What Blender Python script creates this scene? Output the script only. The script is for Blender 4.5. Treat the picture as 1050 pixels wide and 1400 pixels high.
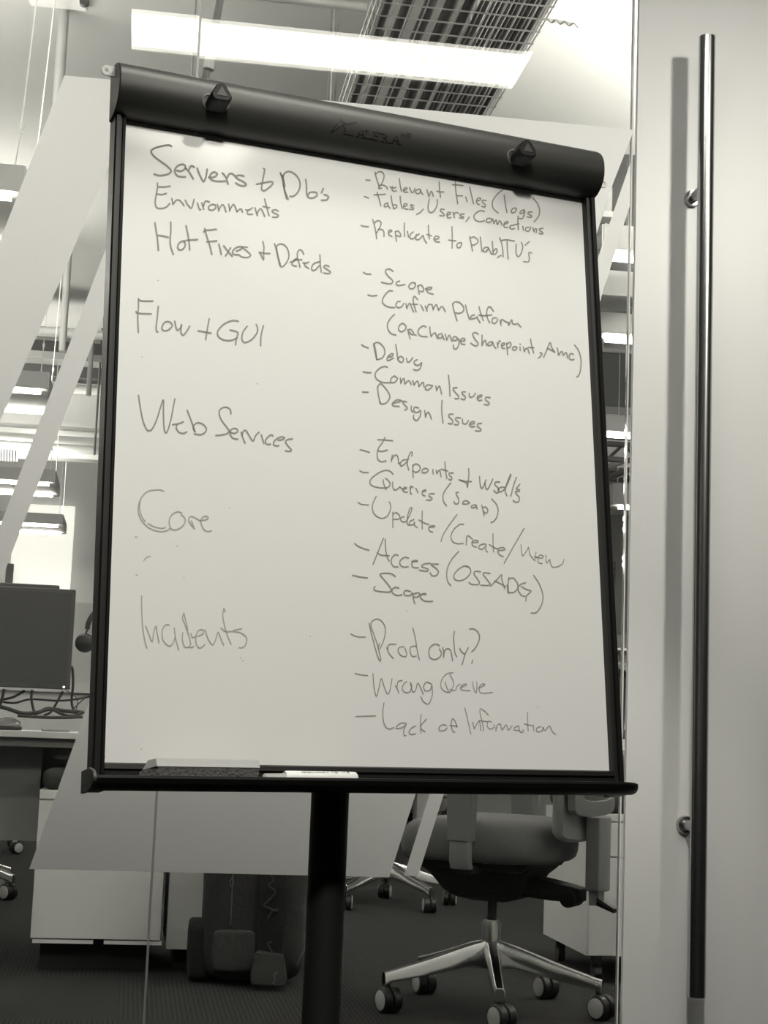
import bpy, bmesh, math, random
from mathutils import Vector, Matrix, Quaternion

for _o in list(bpy.data.objects):
    bpy.data.objects.remove(_o)
S = bpy.context.scene
COL = S.collection
random.seed(7)

# ------------------------------------------------------------------ camera
FPX, EYE = 2200.0, 0.80
PSI, TH, RHO = .1489, .1373, .0381
_r0 = Vector((math.cos(PSI), -math.sin(PSI), 0))
FWD = Vector((math.sin(PSI) * math.cos(TH), math.cos(PSI) * math.cos(TH), math.sin(TH)))
_u0 = _r0.cross(FWD)
RGT = math.cos(RHO) * _r0 + math.sin(RHO) * _u0
UPV = math.cos(RHO) * _u0 - math.sin(RHO) * _r0
CAM = Vector((0, 0, EYE))
cd = bpy.data.cameras.new('camera')
cam = bpy.data.objects.new('camera', cd)
COL.objects.link(cam)
cd.sensor_fit = 'VERTICAL'
cd.sensor_height = 36
cd.sensor_width = 27
cd.lens = FPX / 1400 * 36
cd.clip_start = .05
cd.clip_end = 100
cam.matrix_world = Matrix(((RGT.x, UPV.x, -FWD.x, CAM.x), (RGT.y, UPV.y, -FWD.y, CAM.y),
                           (RGT.z, UPV.z, -FWD.z, CAM.z), (0, 0, 0, 1)))
S.camera = cam

# ------------------------------------------------------------------ world, exposure
W = bpy.data.worlds.new('world')
S.world = W
W.use_nodes = True
W.node_tree.nodes['Background'].inputs[0].default_value = (1, .97, .88, 1)
W.node_tree.nodes['Background'].inputs[1].default_value = .25
S.view_settings.view_transform = 'Standard'
S.view_settings.look = 'None'
S.view_settings.exposure = 0.0
S.view_settings.gamma = 1.0
S.view_settings.use_curve_mapping = False
LAMP = (1.0, .972, .865)            # colour of every lamp in the place
P_TROFFER_A, P_TROFFER_B = 17.0, 12.0   # the meeting room's ceiling lights
P_SPOT_BOARD, P_SPOT_DOOR, P_SPOT_LEFT = 126.0, 158.0, 80.0   # unseen spots added to brighten board and film and grade the door
P_TUBE, P_UP = 46.0, 20.5            # the office's pendant lamps: tubes below, glow above


def ray(x, y):
    return RGT * ((x - 525) / FPX) - UPV * ((y - 700) / FPX) + FWD


def at_y(x, y, Y):
    d = ray(x, y)
    return CAM + d * (Y / d.y)


def at_z(x, y, z):
    d = ray(x, y)
    return CAM + d * ((z - EYE) / d.z)


# ------------------------------------------------------------------ materials
MATS = {}


def mat(name, col, rough=.6, metal=0.0, spec=.5, noise=0.0, scale=20.0, bump=0.0, emit=0.0, coat=0.0):
    if name in MATS:
        return MATS[name]
    m = bpy.data.materials.new(name)
    m.use_nodes = True
    nt = m.node_tree
    b = nt.nodes['Principled BSDF']
    c = (col, col, col) if not isinstance(col, tuple) else col
    b.inputs['Base Color'].default_value = (*c, 1)
    b.inputs['Roughness'].default_value = rough
    b.inputs['Metallic'].default_value = metal
    b.inputs['Specular IOR Level'].default_value = spec
    b.inputs['Coat Weight'].default_value = coat
    if emit:
        b.inputs['Emission Color'].default_value = (*LAMP, 1)
        b.inputs['Emission Strength'].default_value = emit
    if noise or bump:
        tc = nt.nodes.new('ShaderNodeTexCoord')
        n = nt.nodes.new('ShaderNodeTexNoise')
        n.inputs['Scale'].default_value = scale
        n.inputs['Detail'].default_value = 5
        nt.links.new(tc.outputs['Object'], n.inputs['Vector'])
        if noise:
            r = nt.nodes.new('ShaderNodeMapRange')
            r.inputs['To Min'].default_value = 1 - noise
            r.inputs['To Max'].default_value = 1 + noise
            nt.links.new(n.outputs['Fac'], r.inputs['Value'])
            x = nt.nodes.new('ShaderNodeVectorMath')
            x.operation = 'SCALE'
            x.inputs[0].default_value = c
            nt.links.new(r.outputs['Result'], x.inputs['Scale'])
            nt.links.new(x.outputs['Vector'], b.inputs['Base Color'])
        if bump:
            bp = nt.nodes.new('ShaderNodeBump')
            bp.inputs['Strength'].default_value = bump
            bp.inputs['Distance'].default_value = .004
            nt.links.new(n.outputs['Fac'], bp.inputs['Height'])
            nt.links.new(bp.outputs['Normal'], b.inputs['Normal'])
    MATS[name] = m
    return m


def glass_mat():
    m = bpy.data.materials.new('clear_glass')
    m.use_nodes = True
    nt = m.node_tree
    nt.nodes.remove(nt.nodes['Principled BSDF'])
    o = nt.nodes['Material Output']
    t = nt.nodes.new('ShaderNodeBsdfTransparent')
    t.inputs[0].default_value = (.97, .975, .965, 1)
    g = nt.nodes.new('ShaderNodeBsdfGlossy')
    g.inputs['Roughness'].default_value = .0
    fr = nt.nodes.new('ShaderNodeFresnel')
    fr.inputs[0].default_value = 1.5
    mx = nt.nodes.new('ShaderNodeMixShader')
    nt.links.new(fr.outputs[0], mx.inputs[0])
    nt.links.new(t.outputs[0], mx.inputs[1])
    nt.links.new(g.outputs[0], mx.inputs[2])
    nt.links.new(mx.outputs[0], o.inputs[0])
    return m


def film_mat(name, col=.86, trans=.25, rough=.5):
    """frosted film or frosted glass: scatters light both back and through"""
    m = bpy.data.materials.new(name)
    m.use_nodes = True
    nt = m.node_tree
    b = nt.nodes['Principled BSDF']
    o = nt.nodes['Material Output']
    b.inputs['Base Color'].default_value = (col, col, col, 1)
    b.inputs['Roughness'].default_value = rough
    b.inputs['Specular IOR Level'].default_value = .3
    t = nt.nodes.new('ShaderNodeBsdfTranslucent')
    t.inputs[0].default_value = (col, col, col, 1)
    mx = nt.nodes.new('ShaderNodeMixShader')
    mx.inputs[0].default_value = trans
    nt.links.new(b.outputs[0], mx.inputs[1])
    nt.links.new(t.outputs[0], mx.inputs[2])
    nt.links.new(mx.outputs[0], o.inputs[0])
    return m


def brushed(name, col=.55, rough=.28, stretch=(300, 300, 4)):
    m = mat(name, col, rough, 1.0)
    nt = m.node_tree
    b = nt.nodes['Principled BSDF']
    tc = nt.nodes.new('ShaderNodeTexCoord')
    mp = nt.nodes.new('ShaderNodeMapping')
    mp.inputs['Scale'].default_value = stretch
    n = nt.nodes.new('ShaderNodeTexNoise')
    n.inputs['Scale'].default_value = 1
    n.inputs['Detail'].default_value = 3
    r = nt.nodes.new('ShaderNodeMapRange')
    r.inputs['To Min'].default_value = rough - .03
    r.inputs['To Max'].default_value = rough + .04
    nt.links.new(tc.outputs['Object'], mp.inputs[0])
    nt.links.new(mp.outputs[0], n.inputs['Vector'])
    nt.links.new(n.outputs['Fac'], r.inputs['Value'])
    nt.links.new(r.outputs['Result'], b.inputs['Roughness'])
    return m


def carpet_mat():
    m = bpy.data.materials.new('carpet_tiles')
    m.use_nodes = True
    nt = m.node_tree
    N, L = nt.nodes, nt.links
    b = N['Principled BSDF']
    b.inputs['Roughness'].default_value = .95
    b.inputs['Specular IOR Level'].default_value = .1
    tc = N.new('ShaderNodeTexCoord')
    mp = N.new('ShaderNodeMapping')
    mp.inputs['Location'].default_value = (-.008, -.10, .001)
    L.new(tc.outputs['Object'], mp.inputs[0])
    ck = N.new('ShaderNodeTexChecker')
    ck.inputs['Scale'].default_value = 1 / .75
    L.new(mp.outputs[0], ck.inputs['Vector'])

    def stripes(direction, s):
        w = N.new('ShaderNodeTexWave')
        w.wave_type = 'BANDS'
        w.bands_direction = direction
        w.inputs['Scale'].default_value = s
        w.inputs['Distortion'].default_value = .6
        w.inputs['Detail'].default_value = 2
        w.inputs['Detail Scale'].default_value = 3
        L.new(mp.outputs[0], w.inputs['Vector'])
        return w
    wx, wy = stripes('X', 23.0), stripes('Y', 23.0)
    mix = N.new('ShaderNodeMix')
    L.new(ck.outputs['Fac'], mix.inputs['Factor'])
    L.new(wx.outputs['Fac'], mix.inputs[2])
    L.new(wy.outputs['Fac'], mix.inputs[3])
    ns = N.new('ShaderNodeTexNoise')
    ns.inputs['Scale'].default_value = 260
    ns.inputs['Detail'].default_value = 3
    L.new(tc.outputs['Object'], ns.inputs['Vector'])
    ad = N.new('ShaderNodeMath')
    ad.operation = 'MULTIPLY_ADD'
    ad.inputs[1].default_value = .55
    L.new(mix.outputs[0], ad.inputs[0])
    L.new(ns.outputs['Fac'], ad.inputs[2])
    cr = N.new('ShaderNodeMapRange')
    cr.inputs['From Min'].default_value = .25
    cr.inputs['From Max'].default_value = 1.25
    cr.inputs['To Min'].default_value = .010
    cr.inputs['To Max'].default_value = .036
    L.new(ad.outputs[0], cr.inputs['Value'])
    L.new(cr.outputs['Result'], b.inputs['Base Color'])
    bp = N.new('ShaderNodeBump')
    bp.inputs['Strength'].default_value = .5
    bp.inputs['Distance'].default_value = .003
    L.new(ad.outputs[0], bp.inputs['Height'])
    L.new(bp.outputs['Normal'], b.inputs['Normal'])
    return m


# ------------------------------------------------------------------ mesh helpers
class MB:
    """collects shapes into one mesh"""

    def __init__(s):
        s.v, s.f = [], []

    def add(s, verts, faces):
        k = len(s.v)
        s.v += [Vector(p) for p in verts]
        s.f += [[i + k for i in q] for q in faces]
        return s

    def box(s, a, b, M=None):
        x0, y0, z0 = a
        x1, y1, z1 = b
        vs = [Vector(p) for p in ((x0, y0, z0), (x1, y0, z0), (x1, y1, z0), (x0, y1, z0),
                                  (x0, y0, z1), (x1, y0, z1), (x1, y1, z1), (x0, y1, z1))]
        if M is not None:
            vs = [M @ p for p in vs]
        return s.add(vs, [(0, 3, 2, 1), (4, 5, 6, 7), (0, 1, 5, 4), (1, 2, 6, 5), (2, 3, 7, 6), (3, 0, 4, 7)])

    def prism(s, pts, vec):
        """closed outline pushed along vec"""
        n = len(pts)
        vec = Vector(vec)
        p = [Vector(q) for q in pts]
        return s.add(p + [q + vec for q in p],
                     [list(range(n))[::-1], list(range(n, 2 * n))] + [(i, (i + 1) % n, n + (i + 1) % n, n + i) for i in range(n)])

    def loft(s, rings, cap=True, closed=True):
        n = len(rings[0])
        vs, fs = [], []
        for r in rings:
            vs += list(r)
        for k in range(len(rings) - 1):
            for i in range(n if closed else n - 1):
                j = (i + 1) % n
                fs.append((k * n + i, k * n + j, (k + 1) * n + j, (k + 1) * n + i))
        if cap:
            fs.append(list(range(n))[::-1])
            fs.append([(len(rings) - 1) * n + i for i in range(n)])
        return s.add(vs, fs)

    def cone(s, p, q, ra, rb, n=20):
        p, q = Vector(p), Vector(q)
        d = (q - p).normalized()
        a = d.orthogonal().normalized()
        b = d.cross(a)
        ring = lambda c, r: [c + (a * math.cos(t) + b * math.sin(t)) * r for t in [2 * math.pi * i / n for i in range(n)]]
        return s.loft([ring(p, ra), ring(q, rb)])

    def cyl(s, p, q, r, n=20):
        return s.cone(p, q, r, r, n)

    def lathe(s, p, axis, prof, n=28):
        """prof: (distance along axis, radius)"""
        p, d = Vector(p), Vector(axis).normalized()
        a = d.orthogonal().normalized()
        b = d.cross(a)
        rings = [[p + d * h + (a * math.cos(2 * math.pi * i / n) + b * math.sin(2 * math.pi * i / n)) * max(r, 1e-5) for i in range(n)]
                 for h, r in prof]
        return s.loft(rings)

    def tube(s, pts, r, n=8, smooth=6):
        pts = [Vector(p) for p in pts]
        if smooth and len(pts) > 2:
            pts = catmull(pts, smooth)
        rings = []
        prev = None
        for i, p in enumerate(pts):
            d = (pts[min(i + 1, len(pts) - 1)] - pts[max(i - 1, 0)]).normalized()
            a = d.orthogonal().normalized() if prev is None else (prev - d * prev.dot(d)).normalized()
            prev = a
            b = d.cross(a)
            rr = r(i / (len(pts) - 1)) if callable(r) else r
            rings.append([p + (a * math.cos(2 * math.pi * k / n) + b * math.sin(2 * math.pi * k / n)) * rr for k in range(n)])
        return s.loft(rings)

    def build(s, name, material, parent=None, bevel=0.0, smooth=35, seg=2, subsurf=0):
        me = bpy.data.meshes.new(name)
        me.from_pydata([tuple(p) for p in s.v], [], s.f)
        bm = bmesh.new()
        bm.from_mesh(me)
        bmesh.ops.recalc_face_normals(bm, faces=bm.faces)
        bm.to_mesh(me)
        bm.free()
        me.materials.append(material)
        o = bpy.data.objects.new(name, me)
        COL.objects.link(o)
        if smooth:
            me.polygons.foreach_set('use_smooth', [True] * len(me.polygons))
            if not bevel and not subsurf:
                me.set_sharp_from_angle(angle=math.radians(smooth))
        if bevel:
            md = o.modifiers.new('edge', 'BEVEL')
            md.width = bevel
            md.segments = seg
            md.limit_method = 'ANGLE'
            md.angle_limit = math.radians(40)
            md.harden_normals = True
        if subsurf:
            md = o.modifiers.new('round', 'SUBSURF')
            md.levels = md.render_levels = subsurf
        if parent is not None:
            o.parent = parent
            if parent.parent is None:
                o.matrix_parent_inverse = Matrix.Translation(parent.location).inverted()
        return o


def catmull(pts, k=6, closed=False):
    out = []
    n = len(pts)
    g = lambda i: pts[i % n] if closed else pts[max(0, min(n - 1, i))]
    for i in range(n if closed else n - 1):
        p0, p1, p2, p3 = g(i - 1), g(i), g(i + 1), g(i + 2)
        for j in range(k):
            t = j / k
            out.append(.5 * ((2 * p1) + (p2 - p0) * t + (2 * p0 - 5 * p1 + 4 * p2 - p3) * t * t + (3 * p1 - p0 - 3 * p2 + p3) * t ** 3))
    if not closed:
        out.append(pts[-1])
    return out


def thing(name, loc, label, cat, group=None):
    o = bpy.data.objects.new(name, None)
    COL.objects.link(o)
    o.location = loc
    o.empty_display_size = .1
    return tag(o, label, cat, group)


def tag(o, label, cat, group=None):
    o['label'] = label
    o['category'] = cat
    if group:
        o['group'] = group
    return o


def struct(o, label=None):
    o['kind'] = 'structure'
    if label:
        o['label'] = label
    return o


def dup(root, loc, rotz, label, group=None):
    r = root.copy()
    COL.objects.link(r)
    r.location = loc
    r.rotation_euler = (0, 0, rotz)
    r['label'] = label
    if group:
        r['group'] = group
    for ch in list(root.children):
        c = ch.copy()
        COL.objects.link(c)
        c.parent = r
        for g in list(ch.children):
            d = g.copy()
            COL.objects.link(d)
            d.parent = c
    return r


def px_box(x0, y0, x1, y1, Y, depth):
    """corners of an upright box whose front at depth Y spans these pixels"""
    a, b = at_y((x0 + x1) / 2, y1, Y), at_y((x0 + x1) / 2, y0, Y)
    l, r = at_y(x0, (y0 + y1) / 2, Y), at_y(x1, (y0 + y1) / 2, Y)
    return (l.x, Y, a.z), (r.x, Y + depth, b.z)


M_WALL = mat('white_wall_paint', .78, .7, noise=.02, scale=3)
M_GREYWALL = mat('grey_wall_paint', .42, .7, noise=.03, scale=2)
M_ROOM = mat('dark_meeting_room_paint', .12, .7, noise=.03, scale=2)
M_CEIL = mat('grey_ceiling_paint', .42, .75, noise=.07, scale=1.6, bump=.15)
M_WHITE = mat('white_lacquer', .56, .4, noise=.015, scale=5)
M_BLACK = mat('black_plastic', .018, .42, noise=.15, scale=40)
M_BLACKGLOSS = mat('black_gloss_plastic', .02, .18)
M_DARK = mat('charcoal_metal', .05, .45)
M_LAMP = mat('lamp_diffuser', .9, .5, emit=P_TROFFER_A)
M_LAMPB = mat('lamp_diffuser_spot', .9, .5, emit=P_TROFFER_B)
M_TUBE = mat('lamp_tube', .9, .5, emit=P_TUBE)
M_UP = mat('lamp_uplight', .9, .5, emit=P_UP)
M_STEEL = brushed('brushed_steel', .44, .24)
M_CHROME = mat('polished_aluminium', .55, .16, 1.0)
M_GALV = mat('galvanised_wire', .62, .35, .85, noise=.1, scale=60)
M_GLASS = glass_mat()
M_FILM = film_mat('frosted_film', .84, .05)
M_FROST = film_mat('frosted_door_glass', .73, .03, .35)
M_CARPET = carpet_mat()
M_CEIL_ROOM = mat('white_ceiling_tiles', .75, .8, noise=.02, scale=6)

# ------------------------------------------------------------------ the setting
YG = 2.996                      # front of the glass partition
YH = 2.906                      # axis of the door handle
RX0, RX1, RY0, RZ = -2.6, 3.0, -2.6, 2.7     # meeting room
OX0, OX1, OY1, OZ = -7.0, 9.0, 19.0, 4.0      # open-plan office
struct(MB().box((OX0, RY0 - .2, -.15), (OX1, OY1 + .2, 0)).build('floor', M_CARPET), 'dark striped carpet tile floor')
struct(MB().box((RX0 - .1, RY0 - .1, RZ), (RX1 + .1, YG - .02, RZ + .12)).build('ceiling', M_CEIL_ROOM), 'white meeting room ceiling')
struct(MB().box((OX0, YG - .1, OZ), (OX1, OY1 + .2, OZ + .15)).build('ceiling', M_CEIL), 'grey painted open office ceiling')
struct(MB().box((RX0 - .1, RY0, 0), (RX0, YG - .02, RZ)).build('wall_left', M_ROOM), 'grey meeting room side wall')
struct(MB().box((RX1, RY0, 0), (RX1 + .1, YG - .02, RZ)).build('wall_right', M_ROOM), 'grey meeting room side wall')
struct(MB().box((RX0 - .1, RY0 - .1, 0), (RX1 + .1, RY0, RZ)).build('wall_back', M_ROOM), 'grey meeting room rear wall')
struct(MB().box((OX0, YG - .02, RZ + .001), (OX1, YG + .1, OZ)).build('wall_front', M_WALL), 'white wall above the glass partition')
struct(MB().box((OX0, YG, 0), (RX0, YG + .1, RZ)).build('wall_front', M_WALL), 'white wall beside the glass partition')
struct(MB().box((2.3, YG + .02, 0), (OX1, YG + .1, RZ)).build('wall_front', M_WALL), 'white wall beside the frosted door')
struct(MB().box((OX0 - .15, YG, 0), (OX0, OY1, OZ)).build('wall_left', M_GREYWALL), 'grey office side wall')
struct(MB().box((OX1, YG, 0), (OX1 + .15, OY1, OZ)).build('wall_right', M_GREYWALL), 'grey office side wall')
struct(MB().box((OX0, OY1, 0), (OX1, OY1 + .15, OZ)).build('wall_back', mat('pale_far_wall', .66, .7, noise=.02)), 'grey far wall of the office')
# glass partition: two panes with an upright silicone joint between them, a floor and a head rail
sx = .5 * (at_y(275, 0, YG).x + at_y(197, 1400, YG).x)
px = at_y(862, 300, YG).x
win1 = struct(MB().box((RX0, YG, .04), (sx - .002, YG + .012, RZ)).build('window_1', M_GLASS, smooth=0), 'clear glass partition pane behind the whiteboard frame')
_tl = .0037                     # this pane leans back a hair
win2 = struct(MB().add([(sx + .002, YG, .04), (px, YG, .04), (px, YG + .012, .04), (sx + .002, YG + .012, .04),
                        (sx + .002, YG + _tl, RZ), (px, YG + _tl, RZ), (px, YG + _tl + .012, RZ), (sx + .002, YG + _tl + .012, RZ)],
                       [(0, 3, 2, 1), (4, 5, 6, 7), (0, 1, 5, 4), (1, 2, 6, 5), (2, 3, 7, 6), (3, 0, 4, 7)]).build('window_2', M_GLASS, smooth=0), 'clear glass partition pane beside the frosted door')
M_JOINT = mat('clear_silicone', .45, .3)
struct(MB().box((sx - .0022, YG + .0005, .04), (sx + .0022, YG + .0115, RZ)).build('trim_1', M_JOINT), 'thin upright joint between glass panes')
struct(MB().box((RX0, YG - .015, 0), (px, YG + .03, .04)).build('trim_2', M_DARK), 'low metal rail under the glass')
M_EDGE = mat('polished_glass_edge', .75, .08, spec=.8)
struct(MB().box((px, YG + .0005, .04), (px + .0025, YG + .0115, RZ)).build('trim_3', M_EDGE), 'bright polished upright edge of the glass pane')


def on_glass(poly, win, name='frosted_film'):
    pts = [at_y(x, y, YG - .0006) for x, y in poly]
    return MB().prism(pts, (0, .0005, 0)).build(name, M_FILM, win, smooth=0)


def split_at(poly, xs):
    """cut a polygon on the glass plane at the joint: (left piece, right piece)"""
    pts = [at_y(x, y, YG - .0006) for x, y in poly]

    def clip(keep):
        out = []
        for i, p in enumerate(pts):
            q = pts[(i + 1) % len(pts)]
            a, b = keep(p.x), keep(q.x)
            if a >= 0:
                out.append(p)
            if a * b < 0:
                out.append(p.lerp(q, a / (a - b)))
        return out
    return clip(lambda x: xs - .0022 - x), clip(lambda x: x - xs - .0022)


def film(poly):
    l, r = split_at(poly, sx)
    for part, w in ((l, win1), (r, win2)):
        if len(part) > 2:
            MB().prism(part, (0, .0005, 0)).build('frosted_film', M_FILM, w, smooth=0)


film([(88, 103), (197, 113), (0, 577), (-232, 1140), (-320, 1178), (-330, 1175)])                 # slanted band
film([(230, 116), (262, 119), (6, 782), (-140, 1165), (-168, 1164), (0, 719)])                     # thin slanted band
film([(422, 135), (867, 177.5), (838, 251), (570, 1080), (532, 1199.5), (40, 1188), (120, 965)])   # wide slanted band
film([(862, 222), (861, 281), (829, 384), (608, 1082), (571.5, 1198), (552.6, 1197), (589, 1080), (824, 333)])  # thin band beside it

# frosted sliding door with its long pull
dl = .5 * (at_y(873, 0, YG - .012).x + at_y(847, 1400, YG - .012).x) + .003
door = struct(MB().box((dl, YG - .012, .012), (dl + 1.36, YG, RZ - .02)).build('door_1', M_FROST, bevel=.001), 'frosted white glass door')
hx = .5 * (at_y(966, 50, YH).x + at_y(953.5, 1364, YH).x)
z1, z0 = at_y(966, 50, YH).z, at_y(953.5, 1364, YH).z
R_H = .0159
hd = MB().lathe((hx, YH, z0), (0, 0, 1), [(0, R_H - .0015), (.0012, R_H), (z1 - z0 - .0012, R_H), (z1 - z0, R_H - .0015)], 40).build('handle', M_STEEL, door)
hd['label'] = 'brushed steel pull handle'
for yp in (275, 1127):
    zz = at_y(943 if yp < 600 else 934, yp, YG).z
    MB().lathe((hx, YG - .0125, zz), (0, -1, 0), [(0, .017), (.009, .017), (.0115, .0155), (.0118, .010), (YG - .0125 - YH, .010)], 28).build('standoff', M_STEEL, hd)
struct(MB().box((dl - .9, YG - .06, RZ - .06), (RX1, YG - .02, RZ)).build('trim_4', M_STEEL), 'sliding door head track')

# ------------------------------------------------------------------ flip chart easel
BO = Vector((-.054, 1.969, 1.562))
E1 = Vector((.969, .246, .012)).normalized()
E2 = Vector((.029, -.134, -.990))
E2 = E2.normalized()
NB = -E1.cross(E2).normalized()
BW, BH = .66, .8138


def bf(u, v, n=0.0):
    return BO + E1 * u + E2 * v + NB * n


def bd(x, y, n=0.0):
    """pixel to (u, v) on the board"""
    d = ray(x, y)
    p0 = BO + NB * n
    p = CAM + d * ((p0 - CAM).dot(NB) / d.dot(NB)) - p0
    k = E1.dot(E2)
    a, b = p.dot(E1), p.dot(E2)
    return (a - k * b) / (1 - k * k), (b - k * a) / (1 - k * k)


M_BOARD = mat('whiteboard_enamel', .84, .09, spec=.5, noise=.012, scale=2.5)
M_FRAME = mat('black_frame_plastic', .009, .42, spec=.4, noise=.12, scale=30)
M_INK = mat('marker_ink', (.30, .30, .285), .7, spec=.2)
M_INKFAINT = mat('faint_marker_ink', (.42, .42, .405), .7, spec=.2)

BASE = Vector((.247, 2.005, 0))
chart = thing('flip_chart_easel', BASE, 'black framed whiteboard easel on a post, covered in handwritten notes', 'whiteboard')


def bbox_(mb, u0, v0, n0, u1, v1, n1):
    M = Matrix(((E1.x, E2.x, NB.x, BO.x), (E1.y, E2.y, NB.y, BO.y), (E1.z, E2.z, NB.z, BO.z), (0, 0, 0, 1)))
    return mb.box((u0, v0, n0), (u1, v1, n1), M)


board = bbox_(MB(), -.008, -.03, -.012, BW + .006, BH + .008, 0).build('whiteboard', M_BOARD, chart)
board['label'] = 'white writing surface'


def rail(u0, u1, va, vb, horizontal=False):
    """frame rail with a raised outer bead and a groove"""
    w = u1 - u0
    prof = [(0, -.016), (0, .010), (.12, .0125), (.45, .0125), (.52, .009), (.62, .009), (.68, .0115), (.92, .0105), (1, .006), (1, -.016)]
    if horizontal:
        rings = [[bf(vv, u0 + w * a, n) for a, n in prof] for vv in (va, vb)]
    else:
        rings = [[bf(u0 + w * a, vv, n) for a, n in prof] for vv in (va, vb)]
    return MB().loft(rings)


rail(-.0138, .001, -.03, .845).build('frame_rail', M_FRAME, chart, smooth=20)
rail(BW + .0145, BW - .001, -.03, .845).build('frame_rail', M_FRAME, chart, smooth=20)
rail(BH + .022, BH - .0005, 0.0, BW, True).build('frame_rail', M_FRAME, chart, smooth=20)

# clamp bar over the top
VT, VB, UL, UR = -.060, .010, -.0165, .676
HB = .040


def head_n(v):
    t = max(-1, min(1, (v - (VT + VB) / 2) / ((VB - VT) / 2)))
    return .010 + (HB - .010) * max(0, 1 - abs(t) ** 2.3) ** .62


def head_ring(u, k=1.0):
    vs = [VT + (VB - VT) * (.5 - .5 * math.cos(math.pi * i / 22)) for i in range(23)]
    c = (VT + VB) / 2
    r = [bf(u, c + (v - c) * k, -.004 + (head_n(v) + .004) * k) for v in vs]
    return r + [bf(u, c + (VB - c) * k, -.012), bf(u, c + (VT - c) * k, -.012)]


clamp = MB().loft([head_ring(UL, .975), head_ring(UL + .0015), head_ring(UR - .004), head_ring(UR - .001, .985), head_ring(UR, .95)]).build('clamp_bar', brushed('brushed_black_bar', .10, .42, (4, 4, 4)), chart, smooth=30)
_b = clamp.data.materials[0].node_tree.nodes['Principled BSDF']
_b.inputs['Base Color'].default_value = (.066, .066, .063, 1)
_b.inputs['Metallic'].default_value = .35
_b.inputs['Roughness'].default_value = .45
clamp['label'] = 'black rounded clamp bar'


def on_head(x, y, lift=.0005):
    n = HB
    for _ in range(6):
        u, v = bd(x, y, n)
        n = head_n(v) + lift
    return u, v, n


for kx, ky in ((295, 138), (709.5, 213)):
    u, v, n = on_head(kx, ky + 2)
    sl = MB()                                                   # pale rimmed oblong slot
    for ro, ri, h0, h1 in ((.0098, .0078, -.004, .0016),):
        outl = [(u + sg * .0085 + ro * math.cos(t), v + ro * math.sin(t)) for sg, t in [(1, -math.pi / 2 + math.pi * i / 14) for i in range(15)] + [(-1, math.pi / 2 + math.pi * i / 14) for i in range(15)]]
        inl = [(u + sg * .0085 + ri * math.cos(t), v + ri * math.sin(t)) for sg, t in [(1, -math.pi / 2 + math.pi * i / 14) for i in range(15)] + [(-1, math.pi / 2 + math.pi * i / 14) for i in range(15)]]
        m = len(outl)
        vs = [bf(a, b, head_n(b) + h0) for a, b in outl] + [bf(a, b, head_n(b) + h1) for a, b in outl] + \
             [bf(a, b, head_n(b) + h1) for a, b in inl] + [bf(a, b, head_n(b) + h0) for a, b in inl]
        fs = []
        for i in range(m):
            j = (i + 1) % m
            for k in range(4):
                fs.append((k * m + i, k * m + j, ((k + 1) % 4) * m + j, ((k + 1) % 4) * m + i))
        sl.add(vs, fs)
    sl.build('slot_rim', mat('grey_slot_rim', .16, .3), clamp)['label'] = 'grey oblong slot rim'
    sd = MB().prism([bf(u + sg * .0085 + .0078 * math.cos(t), v + .0078 * math.sin(t), head_n(v) - .002) for sg, t in [(1, -math.pi / 2 + math.pi * i / 10) for i in range(11)] + [(-1, math.pi / 2 + math.pi * i / 10) for i in range(11)]], NB * .0025)
    sd.build('slot', M_BLACK, clamp)
    kb = MB()
    ringk = lambda R, h, s=.30: [bf(u + (R * (1 + s * math.cos(3 * (t - .5)) * .5)) * math.cos(t), v + (R * (1 + s * math.cos(3 * (t - .5)) * .5)) * math.sin(t), n + h) for t in [2 * math.pi * i / 36 for i in range(36)]]
    kb.loft([ringk(.0125, -.004), ringk(.0132, .012), ringk(.0128, .024), ringk(.0112, .0265)])
    ko = kb.build('clamp_knob', mat('knob_black', .007, .55, spec=.3), clamp, smooth=40)
    MB().prism([bf(u + .0085 * math.cos(t), v + .0085 * math.sin(t), n + .0262) for t in (.5, .5 + 2.094, .5 + 4.189)], NB * .0008).build('knob_face', mat('knob_face_grey', .045, .5), clamp)

# the maker's mark pressed into the bar
M_MARK = mat('pressed_mark_black', .006, .5)
M_MARKHI = mat('painted_mark_glint', .12, .5)  # pale strokes paint a highlight onto the pressed letters


def ribbon_pts(pts, w, place):
    """flat stroke of width w (pixels) through pixel points"""
    q = [Vector((a, b)) for a, b in pts]
    if len(q) > 2:
        q = catmull(q, 5)
    out = []
    for p in q:
        if not out or (p - out[-1]).length > .15:
            out.append(p)
    q = out
    if len(q) < 2:
        q = [q[0] - Vector((.3, 0)), q[0] + Vector((.3, 0))]
    d0 = (q[1] - q[0]).normalized()
    d1 = (q[-1] - q[-2]).normalized()
    L, R = [], []
    for i, p in enumerate(q):
        d = (q[min(i + 1, len(q) - 1)] - q[max(i - 1, 0)]).normalized()
        nn = Vector((-d.y, d.x)) * (w / 2)
        L.append(p + nn)
        R.append(p - nn)
    capa = [q[0] - d0 * (w / 2) * math.cos(t) + Vector((-d0.y, d0.x)) * (w / 2) * math.sin(t) for t in (-.8, 0, .8)]
    capb = [q[-1] + d1 * (w / 2) * math.cos(t) + Vector((-d1.y, d1.x)) * (w / 2) * math.sin(t) for t in (.8, 0, -.8)]
    vs = L + R + capa + capb
    n = len(q)
    fs = [(i, i + 1, n + i + 1, n + i) for i in range(n - 1)]
    fs.append((n, 2 * n, 2 * n + 1, 2 * n + 2, 0))
    fs.append((n - 1, 2 * n + 3, 2 * n + 4, 2 * n + 5, 2 * n - 1))
    return [place(p.x, p.y) for p in vs], fs


def strokes(txt):
    out = []
    for s_ in txt.split(';'):
        s_ = s_.split()
        if s_:
            out.append([tuple(map(float, p.split(','))) for p in s_])
    return out


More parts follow.
